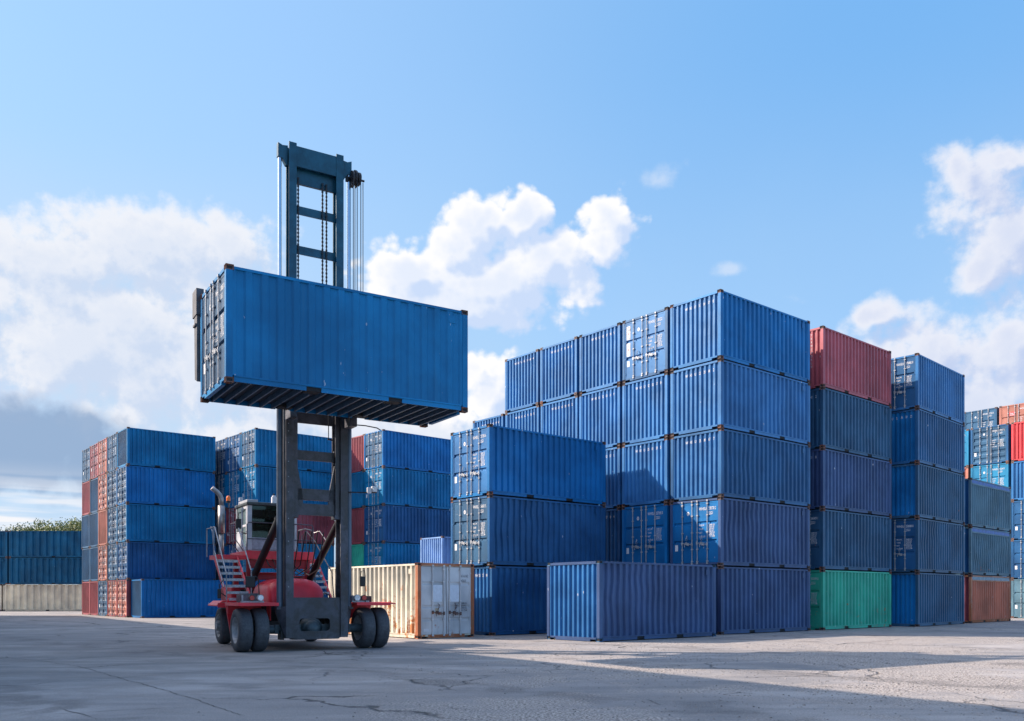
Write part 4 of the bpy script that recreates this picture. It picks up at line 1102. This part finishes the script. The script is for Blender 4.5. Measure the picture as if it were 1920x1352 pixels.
mb = MB(); mb.tube([(-2.06, 1.35, 1.7), (-2.06, 2.55, 2.75), (-2.06, 2.75, 3.30), (-2.06, 2.95, 3.45)], .018, 8); mb.tube([(-2.06, 1.05, 2.05), (-2.06, 2.45, 3.40), (-2.06, 2.60, 3.42)], .020, 8)
mb.tube([(-1.40, 1.05, 2.15), (-1.40, 2.45, 3.40)], .020, 8); mb.tube([(-1.40, 1.05, 1.35), (-1.40, 1.05, 2.15)], .018, 8)
mb.tube([(-2.06, 1.05, 1.35), (-2.06, 1.05, 2.05)], .018, 8); mb.tube([(-2.06, 2.6, 2.6), (-2.06, 2.6, 3.42), (-2.06, 3.5, 3.42), (-2.06, 3.5, 2.6)], .018, 8)
P_('stair_rail', mb, M_RAILL)
mb = MB()
mb.tube([(-1.06, 2.84, 2.79), (-1.06, 2.84, 3.56), (-1.02, 2.84, 3.62), (.55, 2.84, 3.62)], .018, 8); mb.tube([(-1.06, 2.84, 3.14), (.90, 2.84, 3.14)], .014, 8)
mb.tube([(-1.10, 3.1, 2.79), (-1.32, 3.1, 3.1), (-1.32, 3.1, 3.62), (-1.32, 3.7, 3.62), (-1.32, 3.7, 3.1), (-1.10, 3.7, 2.79)], .015, 8); mb.tube([(-1.32, 3.1, 3.1), (-1.32, 3.7, 3.1)], .015, 8)
mb.tube([(.55, 2.84, 3.62), (.90, 2.84, 3.60), (.92, 2.84, 3.5), (.92, 2.84, 2.79)], .018, 8)
mb.tube([(.92, 2.9, 3.45), (.92, 3.6, 3.55), (.95, 4.4, 3.55), (.95, 4.5, 3.3), (.95, 4.5, 2.79)], .018, 8); mb.tube([(.92, 3.5, 2.79), (.92, 3.5, 3.55)], .015, 8)
mb.tube([(1.1, 4.5, 2.64), (1.1, 4.5, 3.4), (1.25, 4.45, 3.52), (1.4, 4.1, 3.2), (1.64, 3.2, 2.2), (1.64, 3.0, 1.4)], .016, 8); mb.tube([(1.04, 3.0, 1.4), (1.04, 3.0, 2.1), (1.12, 3.0, 2.15), (1.2, 3.05, 2.05)], .014, 8)
mb.tube([(1.72, 3.0, 1.4), (1.72, 3.0, 2.4), (1.72, 3.1, 2.5)], .016, 8); mb.tube([(1.5, 4.5, 3.5), (1.62, 4.3, 3.55), (1.72, 3.9, 3.2)], .016, 8)
P_('platform_rail', mb, M_RAIL)
# cab
cx0, cx1, cy0, cy1, cz0, cz1 = -1.02, .46, 2.98, 4.32, 2.79, 4.20
mb = MB(); pw = .07
for (x, y) in ((cx0, cy0), (cx1 - pw, cy0), (cx0, cy1 - pw), (cx1 - pw, cy1 - pw), (cx0, 3.62)): mb.box(x, x + (.14 if (x, y) == (cx0, cy0) else pw), y, y + pw, cz0 + .02, cz1 - .06)
mb.box(cx0, cx1, cy1 - .04, cy1, cz0, cz0 + .55); mb.box(cx0 + .002, cx0 + .04, 3.69, cy1 - .07, cz0, cz0 + .62); mb.box(cx1 - .04, cx1, cy0 + .07, cy1 - .07, cz0, cz0 + .35); mb.box(cx0, cx1, cy0 + .05, cy1, cz0, cz0 + .04)
cab = P_('cab', mb, M_CAB, bevel=.012)
part('front_panel', MB().box(cx0 + .141, cx1 - pw - .001, cy0 + .006, cy0 + .05, cz0 + .04, cz0 + .40), M_CABD, cab, .01)
part('cab_roof', MB().box(cx0 - .04, cx1 + .05, cy0 - .10, cy1 + .03, cz1 - .06, cz1 + .03), plain('cab_roof_dark', (.05, .06, .065), .4), cab, .02)
part('roof_hatch', MB().box(cx0 + .02, cx0 + .34, cy0 + .1, cy1 - .2, cz1 + .031, cz1 + .12), M_CAB, cab, .01)
part('windscreen', MB().box(cx0 + .142, cx1 - pw - .002, cy0 + .02, cy0 + .028, cz0 + .402, cz1 - .062), M_GLASS, cab)
part('side_window', MB().box(cx0 + .012, cx0 + .02, 3.70, cy1 - .075, cz0 + .625, cz1 - .062), M_GLASS, cab)
part('side_window', MB().box(cx1 - .02, cx1 - .012, cy0 + .075, cy1 - .075, cz0 + .355, cz1 - .062), M_GLASS, cab)
part('rear_window', MB().box(cx0 + .075, cx1 - .075, cy1 - .03, cy1 - .022, cz0 + .56, cz1 - .062), M_GLASS, cab)
dmb = MB(); y0d, y1d = cy0 + .075, 3.615
dmb.box(cx0 - .006, cx0 + .03, y0d, y1d, cz0 + .03, cz0 + .14); dmb.box(cx0 - .006, cx0 + .03, y0d, y0d + .07, cz0 + .14, cz1 - .08); dmb.box(cx0 - .006, cx0 + .03, y1d - .07, y1d, cz0 + .14, cz1 - .08)
dmb.box(cx0 - .006, cx0 + .03, y0d + .07, y1d - .07, cz1 - .16, cz1 - .08); dmb.box(cx0 - .006, cx0 + .03, y0d + .07, y1d - .07, cz0 + .72, cz0 + .79)
cd = part('cab_door', dmb, M_CAB, cab, .008)
part('door_window', MB().box(cx0 + .008, cx0 + .014, y0d + .071, y1d - .071, cz0 + .791, cz1 - .161), M_GLASS, cd); part('door_window', MB().box(cx0 + .008, cx0 + .014, y0d + .071, y1d - .071, cz0 + .141, cz0 + .719), M_GLASS, cd)
sw = MB(); sw.tube([(-.30, 3.42, 3.10), (-.30, 3.30, 3.38)], .02, 8)
ringp = [Vector((-.30, 3.29, 3.39)) + Vector((math.cos(a) * .2, math.sin(a) * .08, math.sin(a) * .17)) for a in [2 * math.pi * k / 20 for k in range(21)]]; sw.tube(ringp, .014, 6)
part('steering_wheel', sw, M_BLK, cab)
part('operator_seat', MB().box(-.55, -.05, 3.62, 4.12, 3.12, 3.26).box(-.53, -.07, 4.05, 4.18, 3.26, 3.95).box(-.45, -.15, 3.7, 4.05, 2.83, 3.12), M_BLK, cab, .04)
wp = MB(); wp.tube([(-.4, 2.985, 3.22), (-.2, 2.975, 3.62)], .008, 6); part('wiper', wp, M_BLK, cab)
part('worklamp', MB().box(-.06, .12, 2.93, 2.98, 2.98, 3.12), M_BLK, cab, .01); part('lamp_lens', MB().cyl((.03, 2.925, 3.05), (.03, 2.932, 3.05), .05, 14), M_YEL, cab)
jug = empty('jug', TR0 + Matrix.Rotation(TRZ, 3, 'Z') @ Vector((-.20, 3.1, cz1 + .03)), TRZ); tag(jug, 'small white plastic jug standing on the truck cab roof', 'jug')
part('bottle', MB().box(-.07, .07, -.06, .06, 0, .20).box(-.05, .05, -.045, .045, .20, .24), plain('white_plastic', (.7, .72, .76), .35, 0, .08), jug, .015); part('cap', MB().cyl((0, 0, .24), (0, 0, .30), .025, 10), M_BLK, jug)
# exhaust, beacon
mb = MB(); mb.tube([(-1.52, 4.05, 2.55), (-1.52, 4.05, 3.35)], .075, 16); mb.tube([(-1.52, 4.05, 3.35), (-1.52, 4.05, 4.18)], .10, 16); mb.tube([(-1.52, 4.05, 4.18), (-1.52, 4.05, 4.38), (-1.56, 4.05, 4.50), (-1.66, 4.05, 4.60), (-1.80, 4.05, 4.70)], .07, 14)
P_('exhaust_pipe', mb, plain('exhaust_steel', (.36, .345, .34), .42, .7, .25), smooth=True)
mb = MB(); mb.tube([(-1.06, 4.2, 4.0), (-1.20, 4.2, 4.06), (-1.26, 4.2, 4.14), (-1.28, 4.2, 4.30)], .016, 8); bk = P_('beacon_bracket', mb, M_RAIL)
part('beacon', MB().cyl((-1.28, 4.2, 4.30), (-1.28, 4.2, 4.35), .075, 16, 1).lathe([(0, .062), (.10, .062), (.15, .045), (.165, .001)], (-1.28, 4.2, 4.351), 'z', 16), [M_ORG, M_BLK], bk, smooth=False)
part('roof_lamp', MB().box(-1.0, -.88, 4.0, 4.1, 4.34, 4.46).box(-.95, -.93, 4.04, 4.06, 4.23, 4.34), M_CAB, cab, .01)
mb = MB(); mb.cyl((-1.2, 2.6, 1.5), (-1.2, 2.6, 1.52), .05, 8); mb.tube([(-1.5, 3.9, 3.35), (-1.1, 3.9, 3.35)], .012, 6); P_('exhaust_stay', mb, M_RAIL)
# tilt cylinders
for s in (-1, 1):
    a, c_ = Vector((s * .84, .02, 3.72)), Vector((s * .86, 3.55, 1.62)); d = c_ - a
    t = MB(); t.cyl(a + d * .09, c_, .105, 18); t.cyl(a + d * .075, a + d * .10, .12, 18); t.tube([a + d * .12 + Vector((s * .02, -.07, .10)), a + d * .97 + Vector((s * .02, -.07, .09))], .014, 6)
    tc_ = P_('tilt_cylinder', t, M_BLK); part('piston_rod', MB().cyl(a, a + d * .075, .055, 12), M_CHROME, tc_)
# mast
ZT = 13.47
for s in (-1, 1):
    o_ = MB(); xa, xb = sorted((s * .645, s * .855)); o_.box(xa, xb, -.34, -.29, .34, 8.45); o_.box(xa, xb, .03, .08, .34, 8.45); xw, xv = sorted((s * .805, s * .853)); o_.box(xw, xv, -.29, .03, .34, 8.45)
    o_.extrude([(s * .855, -.33, .34), (s * 1.05, -.05, 1.05), (s * 1.05, -.05, 1.18), (s * .855, -.33, 1.18)] if s < 0 else [(s * .855, -.33, .34), (s * .855, -.33, 1.18), (s * 1.05, -.05, 1.18), (s * 1.05, -.05, 1.05)], (0, .12, 0))
    o_.box(min(s * .86, s * 1.06), max(s * .86, s * 1.06), -.20, .02, 1.10, 1.16)
    P_('outer_mast_leg', o_, M_MAST, bevel=.006)
    i_ = MB(); xa, xb = sorted((s * .52, s * .735)); i_.box(xa, xb, -.275, -.235, 3.58, 9.2); i_.box(xa, xb, -.02, .02, 3.58, 9.2); xw, xv = sorted((s * .60, s * .66)); i_.box(xw, xv, -.235, -.02, 3.58, 9.2)
    i_.box(min(s * .50, s * .74), max(s * .50, s * .74), -.285, .03, 3.54, 3.66)
    if s: i_.extrude([(s * .52, -.20, 3.66), (s * .34, -.20, 3.66), (s * .36, -.20, 4.2), (s * .52, -.20, 5.0)], (0, .05, 0))
    P_('inner_mast_leg', i_, M_MAST, bevel=.006)
    u_ = MB(); xa, xb = sorted((s * .545, s * .755)); u_.box(xa, xb, -.275, -.24, 9.2, ZT); u_.box(xa, xb, -.02, .02, 9.2, ZT - .05); xw, xv = sorted((s * .60, s * .66)); u_.box(xw, xv, -.24, -.02, 9.2, ZT - .05)
    u_.extrude([(s * .755, -.18, ZT - .08), (s * .90, -.18, ZT - .10), (s * 1.02, -.18, ZT - .05), (s * 1.02, -.18, ZT - .42), (s * .90, -.18, ZT - .44), (s * .80, -.18, ZT - .60), (s * .755, -.18, ZT - .60)], (0, .14, 0))
    P_('upper_mast_leg', u_, M_MASTT, bevel=.006)
    P_('lift_cylinder', MB().cyl((s * .955, -.11, 1.16), (s * .955, -.11, 8.5), .082, 20).cyl((s * .955, -.11, 8.3), (s * .955, -.11, 8.55), .10, 20), plain('cylinder_blue_grey', (.075, .105, .15), .35, .3, .2, 2))
    P_('lift_rod', MB().cyl((s * .955, -.11, 8.55), (s * .955, -.11, ZT - .40), .048, 16), M_CHROME)
def crossbar(name, z0, z1, y0, y1, mat, fil=.10, hx=.60):
    """plate between the legs with rounded inner corners"""
    k = MB(); pts = [(-hx, z0 - fil), (-hx, z1 + fil)]
    def arc(cx, cz, a0, a1): return [(cx + math.cos(R(a0 + (a1 - a0) * q / 5)) * fil, cz + math.sin(R(a0 + (a1 - a0) * q / 5)) * fil) for q in range(6)]
    pts += arc(-hx + fil, z1 + fil, 180, 270) + arc(hx - fil, z1 + fil, 270, 360) + [(hx, z0 - fil)] + arc(hx - fil, z0 - fil, 0, 90) + arc(-hx + fil, z0 - fil, 90, 180)
    pts = [p for i, p in enumerate(pts) if i == 0 or (abs(p[0] - pts[i - 1][0]) + abs(p[1] - pts[i - 1][1])) > 1e-4]
    if abs(pts[0][0] - pts[-1][0]) + abs(pts[0][1] - pts[-1][1]) < 1e-4: pts.pop()
    k.extrude([(x, y0, z) for x, z in pts], (0, y1 - y0, 0)); return P_(name, k, mat)
crossbar('mast_crossbar', 11.66, 11.88, -.12, -.08, M_MASTT); crossbar('mast_crossbar', 10.60, 10.82, -.12, -.08, M_MASTT)
crossbar('mast_crossbar', 5.10, 5.36, -.14, -.08, M_MAST, .04, .53); crossbar('mast_crossbar', 4.03, 4.33, -.20, -.06, M_MAST, .09, .53); crossbar('mast_crossbar', 3.62, 3.93, -.22, -.16, M_MAST, .05, .53)
P_('mast_head', MB().box(-.545, .545, -.265, -.20, 12.86, ZT - .07).box(-.60, .60, -.10, -.02, 12.48, ZT - .10).box(-.60, .60, -.20, -.10, ZT - .14, ZT - .10), M_MASTT, bevel=.006)
P_('mast_crossbar', MB().box(-.645, .645, .03, .09, 6.12, 6.42), M_MAST, bevel=.01); P_('mast_crossbar', MB().box(-.645, .645, .03, .09, 8.0, 8.4), M_MAST, bevel=.01)
# bottom plate with its slot
k = MB(); ox, oz0, oz1 = .645, .30, 1.42; wx0, wx1, iz0, iz1, rr_ = -.48, .36, .52, .86, .08; ya, yb = -.30, -.24
k.box(-ox, ox, ya, yb, iz1, oz1); k.box(-ox, wx0, ya, yb, iz0, iz1); k.box(wx1, ox, ya, yb, iz0, iz1)
k.extrude([(-ox + .07, ya, oz0), (ox - .07, ya, oz0), (ox, ya, oz0 + .04), (ox, ya, iz0), (-ox, ya, iz0), (-ox, ya, oz0 + .04)], (0, yb - ya, 0))
for cx, cz, sx, sz in ((wx0, iz0, 1, 1), (wx1, iz0, -1, 1), (wx1, iz1, -1, -1), (wx0, iz1, 1, -1)):
    k.extrude([(cx, ya, cz)] + [(cx + sx * (rr_ - rr_ * math.cos(R(a))), ya, cz + sz * (rr_ - rr_ * math.sin(R(a)))) for a in (0, 22, 45, 68, 90)], (0, yb - ya, 0))
k.box(-.645, .645, yb, .05, .30, .34); k.box(-.645, .645, yb, yb + .03, 1.39, 1.42)
P_('mast_foot_plate', k, M_MAST)
k = MB()
for s in (-1, 1): k.extrude([(s * .70, .08, .32), (s * .70, .45, .50), (s * .70, .45, .95), (s * .70, .08, 1.15)], (s * .08, 0, 0))
k.box(-.95, -.86, -.2, .1, .30, .55); P_('mast_pivot', k, M_BLK, bevel=.008)
# chains, pulley, hoses
for x in (-.47, .20, .31):
    ch = MB(); z = 6.6; q = 0
    while z < 12.6:
        ww = .026 if q % 2 else .016; ch.box(x - ww, x + ww, -.16, -.13 if q % 2 else -.145, z, z + .047); z += .052; q += 1
    P_('lift_chain', ch, M_BLK)
pb = MB(); pb.cyl((.98, -.20, 12.92), (1.04, -.20, 12.92), .22, 22); pb.cyl((1.065, -.20, 12.98), (1.13, -.20, 12.98), .20, 20); pb.cyl((1.16, -.20, 12.96), (1.24, -.20, 12.96), .18, 20); pb.cyl((.93, -.20, 12.95), (1.38, -.20, 12.95), .03, 10); pb.box(1.04, 1.06, -.27, -.13, 12.70, 12.95); pb.box(1.135, 1.155, -.27, -.13, 12.72, 12.95); pb.box(.86, .99, -.16, -.10, 12.85, 13.0)
P_('hose_pulley', pb, M_BLK, bevel=.01)
hs = MB()
for x, y in ((.99, -.38), (1.04, -.02), (1.11, -.36), (1.17, -.03), (1.21, -.37), (1.34, -.2)): hs.tube([(x, y, 12.9), (x, y, 8.2), (x - .05, y, 6.4)], .011, 6)
P_('hose', hs, M_HOSE)
# spreader gripping the box from behind
SR = R(1.03)
sp = MB(); sp.box(-3.02, 2.92, -.86, -.58, 8.30, 8.62); sp.box(-.78, .74, -.58, -.36, 6.35, 8.70); sp.box(-.90, -.72, -.86, -.42, 6.06, 6.30); sp.box(.72, .92, -.86, -.42, 6.00, 6.25)
spo = P_('spreader', sp, M_MAST, bevel=.012)
for s, xc in ((-1, -3.16), (1, 3.06)):
    a_ = MB(); a_.box(xc - .09, xc + .09, -1.02, -.56, 8.28, 8.92); a_.extrude([(xc - .07, -.98, 6.66), (xc - .07, -.98, 8.28), (xc - .07, -.66, 8.28), (xc - .07, -.74, 6.75)], (.14, 0, 0)); a_.box(xc - .11, xc + .11, -.96, -.70, 8.02, 8.08)
    part('spreader_arm', a_, plain('spreader_arm_grey', (.075, .077, .088), .55, .1, .3, 4), spo, .01)
rd = MB(); rd.tube([(.86, -.45, 6.12), (1.25, -.6, 6.10), (1.55, -.7, 6.05), (1.64, -.74, 5.99)], .016, 6); rd.tube([(.30, -.35, 6.35), (.30, -.35, 5.68)], .012, 6); rd.tube([(.28, -.35, 5.68), (.44, -.35, 5.66)], .022, 6); part('guide_rod', rd, M_BLK, spo)
# work light on its arm, mirrors, headlights
ar = MB(); ar.tube([(.86, -.25, 4.30), (1.70, -.30, 4.33)], .018, 6); aro = P_('lamp_arm', ar, M_BLK)
part('worklight', MB().box(1.42, 1.54, -.34, -.26, 4.30, 4.46).box(1.55, 1.70, -.36, -.25, 4.34, 4.50), [M_CAB], aro, .015); part('lamp_lens', MB().cyl((1.62, -.375, 4.42), (1.62, -.361, 4.42), .055, 14), M_LWH, aro)
def mirror(x, z, y, arm, w=.075, h=.14):
    a_ = MB(); a_.tube(arm, .014, 8); mo = P_('mirror_arm', a_, M_BLK); part('mirror', MB().box(x - w, x + w, y - .035, y + .01, z - h, z + h), M_BLK, mo, .03)
mirror(1.27, 1.86, -.33, [(1.36, -.32, 1.29), (1.36, -.32, 2.0), (1.34, -.32, 2.16), (1.24, -.32, 2.14), (1.22, -.32, 1.98)])
mirror(-1.62, 1.83, .30, [(-1.40, .2, 1.29), (-1.42, .25, 1.9), (-1.48, .28, 1.98), (-1.62, .3, 1.95)], .13, .15)
mirror(-2.24, 1.52, 1.1, [(-2.0, 1.1, 1.4), (-2.2, 1.1, 1.55), (-2.24, 1.1, 1.75), (-2.12, 1.1, 1.9)], .05, .13)
def headlamps(items, x0, x1, y):
    hb = MB(); hb.box(x0, x1, y - .02, y + .10, 1.287, 1.33); hb.box(x0 + .02, x0 + .05, y, y + .08, 1.33, 1.48); ho = P_('lamp_bracket', hb, M_RAILL, bevel=.004)
    for (x, mt, r) in items:
        lo = part('headlight', MB().cyl((x, y - .05, 1.41), (x, y + .05, 1.41), r, 20).cyl((x, y - .055, 1.41), (x, y - .05, 1.41), r * 1.08, 20), M_BLK if mt is M_LRED else M_RAILL, ho)
        part('lens', MB().cyl((x, y - .062, 1.41), (x, y - .056, 1.41), r * .86, 20), mt, lo)
headlamps([(-1.52, M_LWH, .080), (-1.74, M_LRED, .072)], -2.0, -1.42, -.30)
headlamps([(1.12, M_LWH, .085), (1.32, M_LRED, .075)], .98, 1.48, -.30)
bl_ = MB()
for q, z in enumerate((1.7, 2.5, 2.9, 3.5, 4.2, 4.6, 5.0, 5.5, 5.8, 6.0)): bl_.cyl((-.79, -.352, z), (-.79, -.338, z), .014, 8)
P_('bolt', bl_, M_RAILL)
hb_ = MB()
for q in range(5): hb_.tube([(-.40 + q * .17, -.02, 3.2), (-.38 + q * .17, .5, 2.2 + .1 * (q % 2)), (-.42 + q * .18, 1.3, 2.05), (-.45 + q * .18, 2.7, 2.35), (-.5 + q * .2, 2.95, 2.6)], .016, 6)
for q in range(3): hb_.tube([(-.80 + q * .04, .10, 1.5), (-.82 + q * .04, .35, 1.15), (-.75, .7, 1.0)], .014, 6)
hb_.tube([(.30, .1, 1.42), (.40, .3, 1.55), (.62, .5, 1.48), (.72, .8, 1.3)], .016, 6)
P_('hydraulic_hose', hb_, M_HOSE)
P_('battery_box', MB().box(-1.86, -1.30, .35, .80, 1.286, 1.50).box(-1.80, -1.36, .40, .75, 1.50, 1.53), plain('box_dark_grey', (.10, .10, .115), .5, .2, .3), bevel=.012)
P_('tool_box', MB().box(1.25, 1.80, .30, .80, 1.286, 1.46), M_BLK, bevel=.012)
gr = MB(); gr.box(-1.0, 1.0, 3.86, 3.90, .95, 1.65)
for q in range(12): gr.box(-.96, .96, 3.835, 3.86, .98 + q * .055, .995 + q * .055)
P_('radiator_grille', gr, M_BLK)
cm = MB(); cm.tube([(-1.02, 3.02, 3.3), (-1.28, 2.95, 3.35), (-1.28, 2.95, 3.9)], .012, 6); cmo = P_('mirror_arm', cm, M_BLK); part('mirror', MB().box(-1.36, -1.20, 2.93, 2.97, 3.42, 3.72), M_BLK, cmo, .02)
nt = MB(); put_text(nt, 'TTT', .10, (-1.96, 1.148, .86), (1, 0, 0), (0, 0, 1), 0); 
# ------------------------------------------------------------------ driver, half hidden behind the tinted windscreen
def to_world(p): return TR0 + Matrix.Rotation(TRZ, 3, 'Z') @ Vector(p)
def skin_figure(name, verts, edges, radii, mat, parent=None, loc=None, rotz=0, sub=2):
    me = bpy.data.meshes.new(name); me.from_pydata(verts, edges, []); o = bpy.data.objects.new(name, me); COL.objects.link(o)
    sk = o.modifiers.new('skin', 'SKIN'); sk.use_smooth_shade = True
    for k, r in enumerate(radii): me.skin_vertices[0].data[k].radius = r if isinstance(r, tuple) else (r, r)
    me.skin_vertices[0].data[0].use_root = True
    sb = o.modifiers.new('sub', 'SUBSURF'); sb.levels = sub; sb.render_levels = sub
    dg = bpy.context.evaluated_depsgraph_get(); nm = bpy.data.meshes.new_from_object(o.evaluated_get(dg)); bpy.data.objects.remove(o)
    o = bpy.data.objects.new(name, nm); COL.objects.link(o); nm.materials.clear(); nm.materials.append(mat)
    if parent: o.parent = parent
    if loc: o.location = loc; o.rotation_euler.z = rotz
    return o
V = []; E_ = []; RR = []
def v_(p, r, frm=None):
    V.append(p); RR.append(r)
    if frm is not None: E_.append((frm, len(V) - 1))
    return len(V) - 1
pel = v_((0, 0, 0), (.15, .13)); wst = v_((0, -.02, .18), (.14, .11), pel); che = v_((0, -.06, .38), (.17, .12), wst); nb = v_((0, -.08, .52), (.10, .08), che)
nk = v_((0, -.10, .60), .052, nb); hd1 = v_((0, -.12, .68), (.072, .088), nk); hd2 = v_((0, -.115, .77), (.076, .092), hd1); v_((0, -.11, .835), (.05, .06), hd2)
v_((0, -.225, .715), .013, hd1)
for s in (-1, 1):
    sh = v_((s * .17, -.07, .46), .065, nb); el_ = v_((s * .24, -.22, .26), .045, sh); wr = v_((s * .17, -.44, .30), .028, el_); pm_ = v_((s * .15, -.51, .33), (.036, .018), wr)
    for q in range(4):
        a = v_((s * (.115 + q * .022), -.555, .345 - abs(q - 1) * .004), .0085, pm_); b2 = v_((s * (.115 + q * .022), -.575, .32), .008, a)
    v_((s * .105, -.52, .315), .009, pm_)
    hip = v_((s * .10, -.02, -.02), .09, pel); kn = v_((s * .14, -.42, .0), .065, hip); an = v_((s * .14, -.46, -.36), .045, kn); v_((s * .14, -.60, -.40), .038, an)
M_SKIN = plain('skin', (.25, .13, .085), .55, 0, .1); M_SHIRT = plain('green_work_shirt', (.03, .12, .08), .8, 0, .3); M_TRS = plain('dark_trousers', (.02, .025, .04), .8); M_HAIR = plain('black_hair', (.01, .01, .012), .6)
per = skin_figure('person', V, E_, RR, M_SKIN, loc=to_world((-.30, 3.84, 3.27)), rotz=TRZ)
tag(per, 'person in a green shirt seated at the wheel inside the cab', 'person')
def cloth(name, keep, grow, mat, cut=None):
    """a garment grown from the body's own surface where keep() holds"""
    import bmesh
    bm = bmesh.new(); bm.from_mesh(per.data); bm.normal_update()
    dead = [f for f in bm.faces if not keep(f.calc_center_median())]; bmesh.ops.delete(bm, geom=dead, context='FACES')
    for v in bm.verts: v.co += v.normal * grow
    me = bpy.data.meshes.new(name); bm.to_mesh(me); bm.free(); o = bpy.data.objects.new(name, me); COL.objects.link(o); me.materials.clear(); me.materials.append(mat); o.parent = per
cloth('shirt', lambda c: .02 < c.z < .575 and not (c.y < -.40), .010, M_SHIRT)
cloth('trousers', lambda c: c.z <= .04 and c.z > -.34, .012, M_TRS)
cloth('hair', lambda c: c.z > .70 and (c.y > -.15 or c.z > .80), .010, M_HAIR)
face = MB()
for s in (-1, 1): face.sphere((s * .030, -.198, .745), .011, 8); face.sphere((s * .080, -.115, .735), .022, 6, 1, (.45, .8, 1)); 
face.box(-.024, .024, -.214, -.200, .683, .690, 2)
face.box(-.045, -.016, -.212, -.200, .766, .773, 3); face.box(.016, .045, -.212, -.200, .766, .773, 3)
part('face', face, [plain('eye', (.05, .04, .035), .3), M_SKIN, plain('lips', (.28, .09, .08), .5), M_HAIR], per)
